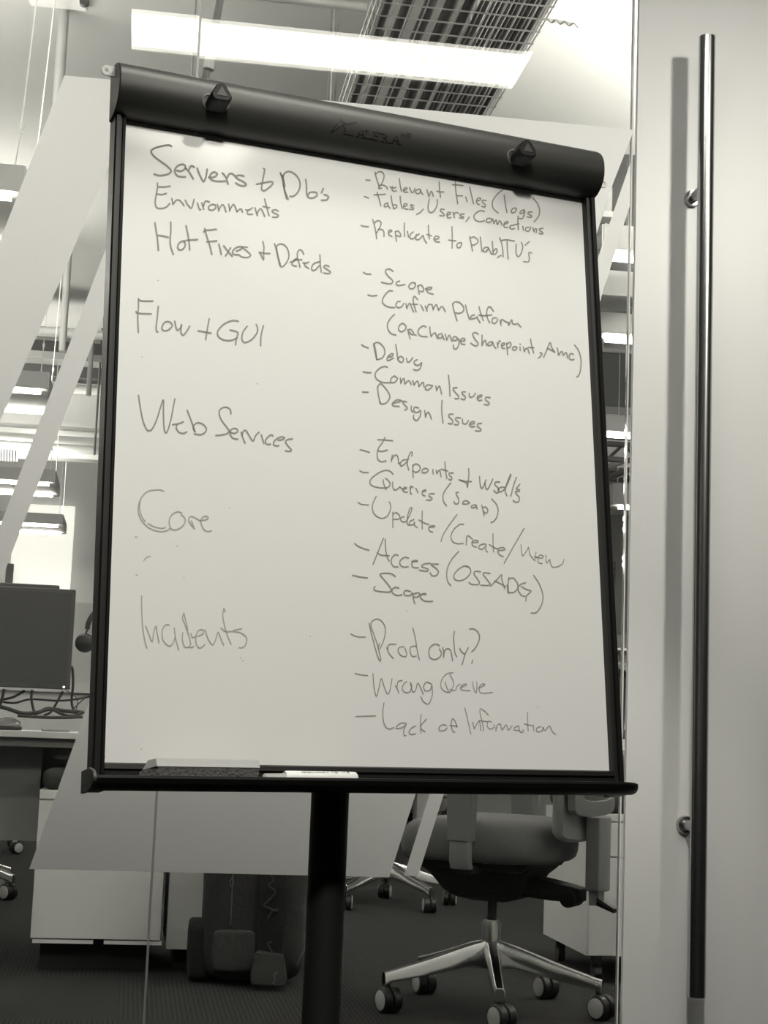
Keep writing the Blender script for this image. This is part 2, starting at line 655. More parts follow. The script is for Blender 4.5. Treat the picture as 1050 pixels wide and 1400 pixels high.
def letters(parts, place, name, material, parent):
    """parts: (crop x, crop y, scale, width, strokes)"""
    mb = MB()
    for cx, cy, sc, w, txt in parts:
        for s_ in strokes(txt):
            mb.add(*ribbon_pts([(cx + a / sc, cy + b / sc) for a, b in s_], w, place))
    o = mb.build(name, material, parent, smooth=0)
    return o


def hplace(lift=.0006):
    def f(x, y):
        u, v, n = on_head(x, y, lift)
        return bf(u, v, n)
    return f


MARK = ("95,235 150,195 220,155 290,140 360,128;97,232 130,178 165,148;195,88 212,128 240,130;215,150 232,190 245,225;222,246 270,254 320,268;"
        "345,275 385,280;368,276 408,206 432,288;385,250 420,256;402,286 440,290;"
        "445,212 478,218;462,214 456,290;440,288 505,302 512,284;"
        "520,225 590,238 590,252;540,228 532,308;537,266 575,272;512,304 575,318;"
        "605,244 650,250 668,268 650,286 622,288;625,248 618,330;640,288 672,338;610,325 640,332;665,336 700,344;"
        "705,340 735,344;722,342 764,266 788,352;738,314 776,322;765,350 810,357")
letters([(440, 150, 7.5, 1.05, MARK)], hplace(), 'maker_mark', M_MARK, clamp)['label'] = 'pressed logo and capital letters'
letters([(440, 149.2, 7.5, .5, "385,252 410,214;460,222 455,280;452,278 500,288;538,238 532,296;622,258 618,318;740,310 764,276")], hplace(.0004), 'maker_mark', M_MARKHI, clamp)  # painted highlight along the letters
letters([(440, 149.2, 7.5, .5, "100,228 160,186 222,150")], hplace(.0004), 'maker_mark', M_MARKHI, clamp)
letters([(440, 150, 7.5, 1.1, "815,278 820,232 832,268 846,238 850,284;864,288 868,242 890,246 892,262 868,266;880,266 906,292;905,290 915,250 890,246")], hplace(), 'maker_mark', M_MARK, clamp)

# hanging tabs on both ends of the bar
M_TAB = mat('white_metal_tab', .92, .3)
for (ha, hb, hole), lab in ((((153, 90), (153, 104), (146, 96.5)), 'l'), (((820, 244), (820, 255.5), (825.5, 250)), 'r')):
    ua, va = bd(*ha, .012)
    ub, vb = bd(*hb, .012)
    uh, vh = bd(*hole, .012)
    rr = (vb - va) / 2
    vc = (va + vb) / 2
    sg = 1 if uh > ua else -1
    outl = [(ua - sg * .008, vc - sg * rr)] + [(uh + sg * rr * math.cos(t) * .9, vc + sg * rr * math.sin(t)) for t in [-math.pi / 2 + math.pi * i / 14 for i in range(15)]] + [(ua - sg * .008, vc + sg * rr)]
    k = len(outl)
    hl = [(uh + rr * .38 * math.cos(2 * math.pi * i / 16), vc + rr * .38 * math.sin(2 * math.pi * i / 16)) for i in range(16)]
    bm = bmesh.new()
    for nn in (.001, .0025):
        pass
    o_v = [bm.verts.new(bf(a, b, .012)) for a, b in outl]
    h_v = [bm.verts.new(bf(a, b, .012)) for a, b in hl]
    es = [bm.edges.new((o_v[i], o_v[(i + 1) % k])) for i in range(k)] + [bm.edges.new((h_v[i], h_v[(i + 1) % 16])) for i in range(16)]
    bmesh.ops.triangle_fill(bm, edges=es, use_beauty=True)
    tb = MB().add([v.co for v in bm.verts], [])
    bm.verts.index_update()
    fs = [[v.index for v in f.verts] for f in bm.faces]
    n0 = len(bm.verts)
    vs = [v.co.copy() for v in bm.verts]
    bm.free()
    tb = MB().add(vs + [p - NB * .0018 for p in vs],
                  fs + [[i + n0 for i in reversed(f)] for f in fs] +
                  [(i, (i + 1) % k, n0 + (i + 1) % k, n0 + i) for i in range(k)] +
                  [(k + i, k + (i + 1) % 16, n0 + k + (i + 1) % 16, n0 + k + i) for i in range(16)])
    tb.build('hanging_tab', M_TAB, chart, smooth=0)['label'] = 'white metal hanging tab with a hole'

# marker tray
TP = [(.8245, .001), (.834, .001), (.841, .006), (.846, .018), (.8468, .032), (.845, .045), (.841, .053), (.8355, .056), (.8325, .0555), (.8320, .0525),
      (.8355, .0515), (.8395, .046), (.8415, .036), (.8412, .02), (.837, .0085), (.8245, .0045)]


def tray_ring(u, k=1.0, cut=0.0):
    return [bf(u, .838 + (v - .838) * k, min(n, .056 - cut) * (1 if k == 1 else k)) for v, n in TP]


tr = MB().loft([tray_ring(-.019), tray_ring(.640)] + [[bf(.640 + .046 * math.sin(t), .838 + (v - .838) * (.35 + .65 * math.cos(t) ** .6), n * max(.30, math.cos(t) ** .7)) for v, n in TP] for t in (.3, .6, .85, 1.05, 1.25, 1.4)])
tray = tr.build('marker_tray', M_FRAME, chart, smooth=25)
cap_o = [(.8225, -.004), (.8225, .004)] + [(.8350 - .0135 * math.cos(t), .020 + .037 * math.sin(t)) for t in [.35 + (math.pi - .55) * i / 12 for i in range(13)]] + [(.8475, -.004)]
MB().prism([bf(-.0228, v, n) for v, n in cap_o], E1 * .004).build('end_cap', mat('grey_end_cap', .075, .5), tray, bevel=.0008)['label'] = 'grey tray end cap'

# post and foot
MB().cyl((BASE.x, BASE.y, .03), (BASE.x, BASE.y, .80), .0235, 32).build('post', mat('matt_black_post', .013, .6, spec=.4), chart)
MB().cyl((BASE.x, BASE.y, .02), (BASE.x, BASE.y, .07), .032, 32).build('foot_hub', M_BLACK, chart, bevel=.002)
for k in range(4):
    a = math.radians(45 + 90 * k)
    d = Vector((math.cos(a), math.sin(a), 0))
    s = Vector((-d.y, d.x, 0)) * .016
    p = BASE + Vector((0, 0, .02))
    MB().prism([p + d * .02 - s, p + d * .32 - s * .7, p + d * .32 + s * .7, p + d * .02 + s], (0, 0, .016)).build('foot', M_BLACK, chart, bevel=.003)
    MB().cyl(BASE + d * .30, BASE + d * .30 + Vector((0, 0, .021)), .014, 16).build('foot_pad', M_BLACK, chart)
MB().add(*[[bf(*p) for p in ((.22, .10, -.05), (.40, .10, -.05), (.40, .83, -.05), (.22, .83, -.05), (.22, .10, -.0125), (.40, .10, -.0125), (.40, .83, -.0125), (.22, .83, -.0125))],
           [(0, 3, 2, 1), (4, 5, 6, 7), (0, 1, 5, 4), (1, 2, 6, 5), (2, 3, 7, 6), (3, 0, 4, 7)]]).build('post_bracket', M_BLACK, chart)

# ------------------------------------------------------------------ handwriting on the board
def wplace(x, y):
    u, v = bd(x, y, .0004)
    return bf(u, v, .0004)


def write(text, faint, *parts):
    o = letters(parts, wplace, 'handwriting', M_INKFAINT if faint else M_INK, board)
    o['label'] = text


write('handwritten words Servers & Dbs', 0,
 (200, 190, 7.5, 2.5, "258,75 235,62 180,68 100,88 55,115 55,145 95,190 150,230 205,270 250,315 250,340 215,362 140,374 82,360;"
  "312,322 350,330 390,312 402,285 385,262 350,262 312,285 292,320 300,355 335,383 400,388;405,300 435,330 460,370 482,408;442,310 450,285 470,275 492,288;"
  "522,300 545,360 580,430 595,430 612,385 625,310;640,393 690,392 725,370 720,348 690,340 662,360 650,390 670,418 720,433 810,432;"
  "780,350 805,375 822,410 838,462;832,395 850,360 880,355 910,380;1000,380 960,372 918,383 940,410 1000,440 1025,468 1000,480 960,475 920,452"),
 (330, 220, 7.5, 2.3, "228,78 238,95 222,180 210,250 208,290 235,305 280,275 318,240 318,215 290,212 220,225 155,238;"
  "400,122 425,200 440,290 480,392;428,150 432,230 445,310 465,385;405,130 432,190 445,260;425,160 450,120 495,108 550,135 595,200 600,270 575,325 535,360 498,362;"
  "660,190 668,260 670,330 685,370 725,380 770,360 775,330 745,318 700,325 680,355;840,282 822,325;850,345 880,355 893,375 870,400 822,402"))
write('handwritten word Environments', 0,
 (200, 190, 7.5, 2.1, "115,452 115,500 100,580 92,650 105,700 145,712 200,700 238,662;130,490 190,490 245,482;110,562 155,570 205,558;"
  "262,610 275,670;278,665 305,630 335,625 360,645 388,682;400,628 430,680 460,708 475,680 490,620;525,655 545,720 560,722;570,655 590,720;588,690 598,650 615,635 648,645;"
  "700,672 670,672 640,695 645,722 680,728 712,705 708,675;730,670 745,735;745,725 775,675 800,690 818,745;845,668 858,735;858,725 890,672 910,690 930,745;930,745 970,715 988,748"),
 (330, 220, 7.5, 2.0, "45,500 75,505 112,480;75,500 62,520 70,545 115,545;140,480 155,530 165,560;160,545 190,490 215,510 240,568;238,390 255,450 270,510 285,558;222,465 290,480;"
  "380,515 350,500 315,510 330,530 372,548 375,572 320,575"))
write('handwritten words Hot Fixes + Defects', 0,
 (200, 295, 7.5, 2.3, "88,72 105,170 118,270 125,355;250,65 252,150 245,240 252,320 278,395;118,200 165,205 225,220;400,258 360,262 328,295 325,335 355,350 390,325 400,290 388,265;"
  "408,102 425,180 438,260 445,348;415,250 525,243;600,130 620,210 650,300 672,395;590,165 600,150 650,145 718,138;622,265 665,262 722,258;745,290 770,395;"
  "795,308 835,360 882,415;865,328 835,375 812,412;925,362 965,345 985,325 955,315 910,335 885,370 895,395 945,398"),
 (330, 320, 7.5, 1.9, "62,135 15,130 5,135 40,160 90,205 88,228 50,240 5,232 -22,212;220,75 232,130 228,200 228,262 200,210 183,185;185,185 230,195 292,197;"
  "340,98 358,160 375,240 395,320;362,130 365,170 382,250 400,310;362,120 395,100 440,110 475,155 488,215 475,270 440,320 412,335 395,315;"
  "502,285 540,275 575,252 555,255 525,290 522,315 565,328;640,205 620,168 595,162 575,190 575,240 590,290 602,338;540,262 620,262;632,293 665,298 690,285;655,293 650,320 690,350;"
  "765,290 735,310 720,350 735,372 765,362;805,212 808,270 812,330 820,390;765,360 800,320;765,290 810,283;900,330 865,318 845,335 870,355 912,385 900,403 845,398"))
write('handwritten words Flow + GUI', 0,
 (175, 400, 5.25, 2.1, "75,42 75,100 70,180 75,285;75,52 110,60 178,60;58,135 75,148 168,152;218,98 210,180 203,240 205,275 215,282;320,235 300,210 265,212 245,245 252,270 285,270 315,245;"
  "335,205 345,250 355,270 375,255 385,230;385,230 380,280 395,305 420,280 443,240;583,188 570,260 558,338;503,273 550,282 597,290;"
  "792,205 750,200 690,225 645,275 650,315 690,340 740,342 785,325;732,268 765,275 790,290 778,330 772,375;855,242 825,285 818,335 840,358 890,335 925,290 930,255 920,228;972,237 955,310 952,382"))
write('handwritten words Web Services', 0,
 (180, 530, 8.75, 2.0, "82,92 105,240 135,390 175,490 210,515 250,485 300,380 350,220 380,145 380,300 388,470 405,535 430,515 470,380 500,220 517,132;490,440 560,430 618,408;545,440 535,480 565,530 620,545 658,528;"
  "665,270 700,360 740,470 755,528;760,525 738,490 745,450 790,418 850,435 893,485 880,530 830,560 750,552"),
 (285, 545, 8.08, 2.0, "248,170 245,130 215,98 170,95 130,120 118,160 140,230 195,305 228,355 205,385 140,400 82,405;232,365 280,382 322,365 315,335 280,328 245,350 240,390 270,435 325,447;"
  "362,370 380,430 405,490;372,410 385,360 415,352 445,400 492,465 520,410 560,370;583,398 612,492;712,412 695,398 655,425 628,470 645,502 685,502;770,458 820,450 840,430 800,422 745,450 718,490 735,518 778,518;"
  "928,445 880,448 852,475 870,510 912,560 905,580 850,575"))
write('faint handwritten word Core', 1,
 (180, 660, 8.75, 1.5, "385,102 350,85 280,85 200,98 140,145 100,210 80,290 85,370 120,450 190,525 280,570 370,582 420,570 460,545;105,200 95,300 120,400 165,465;195,485 270,525 345,542 390,540 403,528;"),
 (180, 660, 8.75, 1.7, "600,360 550,345 490,375 455,430 452,495 475,550 520,562 580,540 630,490 638,425 595,380;755,550 715,505 685,450 690,415 720,402 765,420 815,450;715,455 730,490 745,530;"
  "820,450 870,445 915,425 905,402 870,400 835,430 830,480 860,550 905,580 955,572"))
write('faint handwritten word Incidents', 1,
 (180, 805, 6.176, 1.5, "85,60 85,150 92,300 110,430 130,500;120,315 145,380 175,445 185,375 205,315 215,370 232,455;318,305 285,305 258,355 265,430 310,480 345,465 368,410;360,330 372,420 398,515;"
  "440,205 430,250 450,300 485,400 500,470;440,205 460,280 475,350;432,370 428,430 450,490 485,490;500,375 515,410 545,400;485,480 500,495 525,485;560,400 600,380 610,352 575,345 545,390 545,460 575,500 618,470;"
  "622,345 645,420 685,470 712,420 730,365 750,410 778,475;790,195 778,165 770,230 785,310 812,400 840,465;755,330 790,358 840,358;930,335 850,355 920,370 970,410 965,465 935,495 908,495;922,582 924,584;940,606 943,608"))
write('handwritten note - Relevant Files (logs)', 0,
 (490, 225, 7.5, 1.8, "78,157 120,160;170,78 185,140 205,200 215,245;175,100 205,75 240,75 262,105 258,150 235,200 212,222;215,215 255,210 290,230 295,250;205,240 238,242;"
  "325,228 360,240 385,232;350,225 345,255 362,272 390,268;420,145 428,210 442,272;460,262 490,258 498,240 475,240 462,262 475,282 505,282;525,235 545,280 565,280 580,245;"
  "625,250 590,265 592,292 625,295 640,260;632,255 645,285 662,305;702,258 715,300 725,330;725,320 745,275 758,290 768,325;828,178 832,250 842,335;805,272 840,280 875,280"),
 (610, 240, 7.5, 1.7, "95,55 95,120 105,200 118,290;65,92 110,95 172,102;108,208 168,207;200,218 215,268;240,115 260,200 282,290;312,262 345,252 352,232 330,230 312,255 318,285 342,298;"
  "408,258 375,252 372,272 400,300 395,322 365,315;588,138 530,185 485,245 472,300 490,345 532,382;595,200 605,280 622,378;720,335 690,335 668,360 675,382 705,375 722,345;"
  "800,350 765,365 758,388 785,385 805,360 800,400 780,440 750,440;880,372 845,375 840,392 875,412 870,428 830,422;890,230 935,285 958,350 950,410 920,455 900,475"))
write('handwritten note - Tables, Users, Connections', 0,
 (490, 225, 7.5, 1.8, "62,326 105,342;192,288 212,350 230,422;160,310 220,308 278,303;302,392 270,405 268,432 300,425;300,400 308,425 325,447;335,320 345,390 362,452;362,450 390,440 392,415 365,412;428,325 435,390 450,448;"
  "462,425 490,425 500,408 478,400 462,425 475,452 508,455;570,420 540,412 540,430 565,445 560,460 525,455;665,455 640,485 598,510;728,355 715,420 720,475 745,490 780,470 808,410 808,360;"
  "880,460 850,455 840,470 860,490 880,510 875,525 835,522"),
 (610, 240, 7.5, 1.8, "8,405 40,395 45,380 20,378 8,400 18,432 50,430;70,375 85,432;82,400 100,378 128,388;185,395 150,395 145,410 178,425 170,437 138,432;235,425 220,450 202,468;"
  "392,368 350,360 300,390 285,420 300,455 345,472 392,462;460,440 425,440 412,465 430,482 462,470 468,445;478,445 490,492;490,485 512,455 520,490 530,500 545,465 560,475 572,508;"
  "590,500 625,490 635,475 610,475 592,500 600,530 632,532;690,510 660,515 652,535 670,548 700,545;738,415 735,480 740,555;700,505 745,495;785,520 795,562;850,530 820,535 815,560 840,572 860,550 868,530;"
  "890,535 900,575;898,570 915,545 928,555 922,588;995,540 960,545 958,560 990,585 985,598 952,592"))
write("handwritten note - Replicate to Plab, ITU's", 0,
 (485, 295, 7.5, 1.8, "65,98 100,108 140,110;185,38 205,110 218,180 226,235;205,75 220,55 250,50 270,70 262,110 238,150 225,180;240,140 280,140 298,165 300,212;345,170 378,160 375,145 352,150 345,180 360,200 382,208;"
  "415,160 420,210 430,262;418,165 445,155 468,185 470,212 430,200;510,75 508,140 512,210;540,160 552,215;600,165 575,185 565,215 580,235 610,225 635,190;662,185 630,210 628,240 660,240 690,210 700,200;700,200 718,250 738,280;"
  "755,98 758,160 765,238;740,190 788,205;820,240 860,232 858,212 830,210 812,235 830,262 870,268"),
 (605, 300, 7.5, 1.8, "97,75 100,180 98,295;65,210 138,220;195,238 165,240 145,265 160,290 190,275 195,245;280,175 292,240 308,325;280,195 320,178 358,205 360,235 330,258 295,265;388,180 395,250 405,325;"
  "465,285 430,290 418,320 440,330 475,300;470,290 490,330 500,358;510,225 515,290 520,345;505,350 540,355 560,325 548,298 515,335;602,368 578,378 565,392;585,188 605,240 618,320 622,382;605,215 660,208 738,222;662,225 665,320 675,408;"
  "755,255 755,340 775,380 805,350 822,280 808,235;888,228 848,265;915,345 885,342 890,400 880,435 832,432"))
write('handwritten note - Scope, upper of the two', 0,
 (490, 360, 8.08, 1.8, "55,98 90,115 138,118;385,88 350,62 310,68 300,95 330,140 375,185 375,215 335,225 255,207;455,195 425,205 418,228 445,243 515,232;630,220 595,212 558,245 570,278 610,275 632,240 615,215;"
  "655,245 665,300 672,340;660,255 690,235 720,275 715,310 680,305;740,280 790,288 812,268 785,262 750,280 770,320 825,340"))
write('handwritten note - Confirm Platform', 0,
 (490, 360, 8.08, 1.8, "105,347 150,358 205,353;375,305 335,305 285,360 265,415 285,455 340,482 400,487;462,420 430,425 415,465 440,488 480,475 502,440;525,445 535,498;535,490 565,440 585,480 610,535;655,400 620,362 605,400 615,460 638,535;590,452 655,452;690,460 720,518;"
  "738,470 760,528;758,500 775,455 800,455;812,450 828,512;828,505 860,455 885,515;885,515 925,475 960,532"),
 (590, 395, 7.5, 1.8, "215,150 230,220 262,325;215,160 240,132 290,140 328,185 325,225 290,248 245,245;348,165 365,235 390,312;440,265 410,275 400,305 440,300 470,285;465,288 480,315 498,345;487,183 505,250 532,322;485,268 550,275;"
  "635,230 605,185 580,190 565,240 575,300 597,345;545,272 618,265;665,295 630,300 620,335 645,355 670,330 678,308;705,320 712,372;710,350 722,312 760,335 785,340;790,345 792,372 822,315 830,350 855,362 885,355 915,390"))
write('handwritten note (Op. Change Sharepoint, Amc)', 0,
 (520, 425, 7.5, 1.8, "145,35 105,75 75,130 78,185 110,230 160,247;225,125 195,150 188,190 215,213 255,190 262,155 235,128;282,190 292,240 305,282;285,195 315,190 345,235 320,240 300,215;355,245 368,248;468,165 445,152 405,175 385,215 405,250 440,262 480,262;"
  "507,165 512,220 522,262;522,258 550,228 565,230 588,285;630,230 595,245 595,275 630,275 635,245 640,260 655,295;665,240 680,300;682,295 705,250 720,270 735,312;795,285 770,262 745,275 750,305 790,295 805,290 805,340 785,385 755,385 748,350;"
  "825,310 865,305 862,282 835,285 820,310 835,338 868,342"),
 (640, 440, 6.5625, 1.8, "90,108 65,95 42,108 55,145 88,190 80,213 50,208 25,190;125,118 125,170 125,212;125,205 150,165 160,180 165,208;210,175 180,190 180,212 210,205 220,178 230,210 250,238;262,185 268,228;268,205 280,170 290,175;"
  "298,215 325,205 322,188 300,200 305,232 328,238;345,190 350,240 355,295;348,200 375,182 385,210 365,232 350,232;425,222 402,228 402,250 425,252 438,230 420,220;465,225 468,258;465,198 468,203;495,225 505,265;505,258 525,235 540,255 548,285;"
  "560,155 570,210 588,278;540,228 590,232;645,275 665,288 630,325;678,315 705,255 735,185 750,230 778,272;710,235 775,268;800,235 812,300;812,295 840,265 855,300;855,298 880,275 892,322;945,290 920,285 905,310 920,340 950,335;"
  "955,208 990,255 1012,330 1010,420 995,475 975,493"))
write('handwritten note - Debug', 0,
 (485, 460, 9.545, 1.8, "90,107 130,130 178,147;245,95 265,200 288,300;258,110 278,210 285,280;245,98 290,75 340,95 385,155 392,215 365,270 325,292 288,298;435,270 490,255 502,228 475,225 440,255 422,295 440,312 505,280;"
  "535,105 550,190 562,290 575,315 610,335 635,310 625,270 590,260 565,295;675,282 685,325 710,330 740,300 755,275;815,302 780,320 780,355 810,375 850,365 872,340 865,390 840,430 805,440 768,428"))
write('handwritten note - Common Issues', 0,
 (485, 460, 9.545, 1.8, "110,457 150,468 212,470;428,402 395,388 330,410 275,465 268,520 300,565 370,598 470,600;515,515 485,535 468,575 480,600 520,595 555,560 550,535 520,515;595,540 602,612;602,600 640,545 655,620;655,615 705,575 738,625;"
  "758,575 775,632;775,625 820,580 840,650;840,650 890,595 905,655"),
 (490, 495, 5.526, 1.8, "552,175 520,172 505,198 525,210 552,190 560,175;585,180 592,215;592,210 612,180 622,210 628,240;680,98 688,170 692,255;745,192 718,195 722,215 755,255 755,275 730,275;810,225 785,225 785,240 808,262 800,282 775,275;"
  "838,235 840,262 865,260 885,235;900,270 930,260 930,248 905,255 898,275 912,290 932,285;995,268 965,265 960,285 988,305 980,322 952,318"))
write('handwritten note - Design Issues', 0,
 (490, 495, 5.526, 1.8, "32,225 75,227;145,185 150,240 165,310;145,190 165,162 200,190 235,245 232,280 205,310 175,315 160,300;265,310 310,298 325,290 290,285 258,310 265,330 308,333;365,300 335,295 345,318 370,345 350,362;400,332 400,362 412,375;"
  "455,345 425,340 420,370 445,380 470,365 465,410 440,440 418,425 418,400;500,365 508,415;508,405 525,378 540,395 552,430;632,290 630,370 640,460;715,392 685,395 685,412 712,440 705,465 678,462;770,420 740,420 735,435 758,455 750,472 725,470;"
  "785,430 790,462 815,465 832,440;845,470 875,462 872,448 848,455 840,475 855,488 878,485;930,462 905,465 900,485 925,505 918,520 885,518"))
write('handwritten note - Endpoints + wsdls', 0,
 (485, 590, 7.5, 1.7, "55,185 100,195 152,212;308,60 285,110 245,165 230,230 240,285 275,308 322,298;238,82 310,85 390,92;235,192 280,202 335,187;385,240 375,305;378,290 405,245 435,245 448,290 450,325 465,320;"
  "530,285 490,295 465,330 480,350 525,320 550,280;585,250 590,215 572,215 548,270 538,330 555,392;600,340 595,400 600,468;595,350 630,330 668,355 665,395 630,415 600,405;740,378 705,380 690,410 715,422 750,405 752,385;800,388 805,430;"
  "835,395 842,432;842,425 870,395 885,462;925,310 930,390 945,478;885,385 955,403;1010,422 970,425 970,445 995,470 990,495 965,488"),
 (595, 620, 7.5, 1.7, "342,155 345,220 330,345 322,300 245,268;245,268 310,285 372,285;455,235 460,300 470,350 490,345 520,270;510,300 520,355 545,355 590,262;662,290 618,292 612,318 640,345 655,385 630,402 602,378;"
  "710,345 670,345 645,375 665,392 710,365 740,290 772,212;778,220 745,300 718,370 735,432;832,245 800,340 775,438;868,315 832,360 865,370;865,385 825,392 830,410 862,450 855,490 825,498 800,480"))
write('handwritten note - Queries (soap)', 0,
 (480, 640, 7.5, 1.6, "90,25 125,43 178,42;430,60 400,30 345,22 270,55 205,110 195,155 230,185 300,200 370,198 400,170 390,135 355,102;330,118 335,160 360,218;425,142 430,200 455,225 490,200 500,190;500,190 530,215 570,205 550,195 530,220 545,240 578,245;"
  "605,190 610,258 622,258;608,220 618,185 635,195;665,205 685,248;730,240 768,230 755,222 730,240 735,272 760,282;855,262 810,262 800,285 830,305 820,325 772,325;1022,150 965,225 942,285 950,345 980,382"),
 (595, 620, 7.5, 1.6, "240,398 215,400 220,425 242,470 235,510 205,512 192,490;350,500 320,482 290,490 285,512 320,518 352,505;410,525 375,535 375,555 410,550 425,530;418,530 432,568;478,530 490,580 502,635;485,555 520,548 540,585 520,612 495,590;"
  "582,465 625,515 645,575 635,640 605,690 572,705"))
write('handwritten note - Update/Create/View', 0,
 (480, 640, 7.5, 1.5, "70,350 110,370 180,377;258,288 230,345 218,405 235,465 285,505 330,512 375,485 402,430 405,380 392,345;428,450 428,530 428,610;430,470 465,455 500,490 485,520 435,525;545,495 510,510 515,540 555,550 580,520 610,460 625,405 600,420 578,500 575,560 590,585;"
  "645,525 605,545 600,580 640,575 650,550 655,590 680,605;730,440 728,530 730,622;695,530 760,565 800,575;800,605 855,600 850,588 810,595 795,620 810,645 838,655"),
 (600, 690, 5.833, 1.4, "145,78 80,165 35,240 17,293;198,157 170,155 120,195 97,250 110,292 150,310 195,307;222,265 218,320;220,290 222,255 240,248 268,275;262,300 310,298 310,285 280,283 265,300 270,325 300,337;370,310 330,320 318,345 350,352 378,320;375,320 375,360 388,375;"
  "432,232 432,300 437,375;402,315 450,345 480,350;475,365 525,358 515,340 485,345 470,370 485,400 515,412;680,188 620,290 560,395 522,465"),
 (600, 690, 5.833, 1.1, "655,318 660,370 672,405 715,338;715,338 730,400 760,440;775,380 765,445;775,420 820,425 832,410 810,400 790,425 795,460 825,468;760,415 790,415;855,400 858,460 885,435;885,435 900,490 940,495 985,470 997,435"))
write('handwritten note - Access (OSSADG)', 0,
 (475, 730, 7, 1.7, "70,90 120,125 208,155;245,290 290,180 345,42;362,50 365,140 380,215 400,258;285,180 330,202 400,208;485,207 460,195 428,225 420,270 440,308 485,315;585,230 550,222 508,250 503,290 535,315 582,312;615,262 670,260 655,252 630,258 615,285 630,318 680,322;"
  "795,280 740,285 710,310 770,335 760,355 690,345;870,287 800,292 845,325 872,360 850,395 810,398 792,370"),
 (600, 740, 6.5625, 1.5, "178,90 120,155 80,230 70,300 80,360 108,397;265,228 225,222 170,255 135,305 150,345 200,350 250,325 285,275 275,235 240,222;375,272 330,268 315,290 345,335 365,370 345,388 290,382 272,365;460,287 405,282 400,300 435,345 460,385 430,395 378,392;"
  "465,400 515,350 562,300 565,340 590,425;500,355 545,375 600,405;628,325 622,390 625,465;612,390 620,460;628,335 670,330 705,375 705,425 670,458 630,458;780,372 745,380 715,405 715,445 745,485 775,492;740,405 785,430 828,447 790,485 780,535;"
  "850,305 900,380 932,470 930,540 905,600 870,640 828,642"))
write('handwritten note - Scope, lower of the two', 0,
 (475, 730, 7, 1.8, "50,395 120,410 192,420;460,407 420,380 360,375 312,385 345,430 395,490 420,540 390,555 300,548 258,535 255,515 265,503;492,517 455,510 425,540 445,575 490,588 522,578;605,550 560,540 540,565 560,588 605,585 615,565;"
  "625,565 632,620 645,668;630,575 680,560 690,585 660,605 635,600;700,580 755,575 730,570 695,585 710,620 750,643 815,643"))
write('handwritten note - Prod only?', 0,
 (470, 835, 8.077, 1.4, "80,255 150,285 238,290;280,135 300,230 350,420 385,530 405,555;410,545 395,470 370,370 325,240 300,170 310,120 360,90 410,105 450,160 460,225 445,310 415,385 400,420;380,425 392,358;475,405 500,470 550,527;488,430 490,385 520,368 575,370;"
  "665,395 615,405 600,440 630,490 680,505 695,475 675,410;795,390 745,395 732,440 755,500 800,500;762,190 790,300 812,440 835,540"),
 (575, 850, 10.5, 1.6, "270,348 245,325 190,325 135,370 118,440 140,515 205,540 270,510 300,455 272,390;318,370 330,430 332,510;332,500 350,410 395,385 430,410 448,480 462,562;487,140 475,220 482,340 492,440 520,500;562,380 590,430 630,460;685,372 645,450 620,530 597,615;"
  "702,107 750,100 810,130 845,200 835,280 790,370 735,428;748,550 735,597"))
write('handwritten note - Wrong Queue', 0,
 (475, 910, 5, 1.3, "52,52 90,62 138,67;175,55 180,130 190,190 202,205 218,140 232,88 250,140 272,190 290,170 305,90;328,135 342,160 352,187;340,145 345,110 375,100;405,108 385,125 375,160 395,182 425,178 440,140 430,120;432,115 445,175 465,170 480,120 500,150 518,195;"
  "575,125 540,112 520,145 535,172 565,165 578,130;578,130 580,200 562,250 545,262 515,240 503,212"),
 (475, 910, 5, 1.1, "722,48 680,55 645,95 640,145 665,175 700,180 720,150 725,110 700,60;668,110 680,150 697,183;700,160 735,170 750,140 770,125;775,150 815,130 800,125 778,140 780,165 840,170;855,110 865,160 880,185 885,150;885,110 885,160;895,155 940,130 920,125 900,150 910,185 950,187 993,182"))
write('handwritten note - Lack of Information', 0,
 (475, 955, 6.5625, 1.3, "75,160 160,157 252,155;328,38 318,120 325,210 350,260 385,272 415,257;525,220 480,220 440,250 440,268 490,260 530,230;522,240 505,290 510,330 525,330;612,245 575,265 552,300 570,322 612,315;662,142 655,220 660,308;708,182 655,255 698,298;"
  "890,240 850,235 822,260 830,288 870,285 895,262;985,255 965,200 942,182 930,230 945,290 965,300;920,240 985,248"),
 (625, 960, 7, 1.1, "72,52 95,140 115,230 132,307;148,190 165,255;165,250 200,190 215,185 228,275;300,122 265,85 222,62 220,110 240,190 255,275;210,175 290,185;330,190 300,180 288,220 310,255 350,240 355,215;370,240 372,280;372,255 390,212 418,210;418,212 430,262 470,215 490,265 525,225;"
  "590,225 550,240 548,265 590,268;590,235 605,285 632,280 630,262;672,98 675,180 680,275;640,205 690,218 730,220;730,228 735,272;800,232 765,245 760,275 795,282 820,258 815,240;825,240 840,272 870,235 890,232 915,285 945,308"))
# stray marker dots
_dots = letters([(180, 660, 8.75, 1.0, "40,640 55,655 72,640"), (160, 650, 3.28, 1.1, "120,380 135,365 150,362;85,448 92,446;298,460 302,461;267,316 271,318"), (0, 0, 1, 1.3, "194,488 194.6,488.3;351,524.6 351.7,525;216,383 216.5,384;314,694 314.5,694.4;424,870 424.5,870.4;735,967 735.5,967;143,1033.5 143.4,1034.5;143,1036 143.5,1037;152,685 152.6,685;193,1024 193.6,1024.5;556,835 556.5,835.4")], wplace, 'marker_dots', M_INKFAINT, board)
_dots['label'] = 'stray marker dots'
_dots['kind'] = 'stuff'

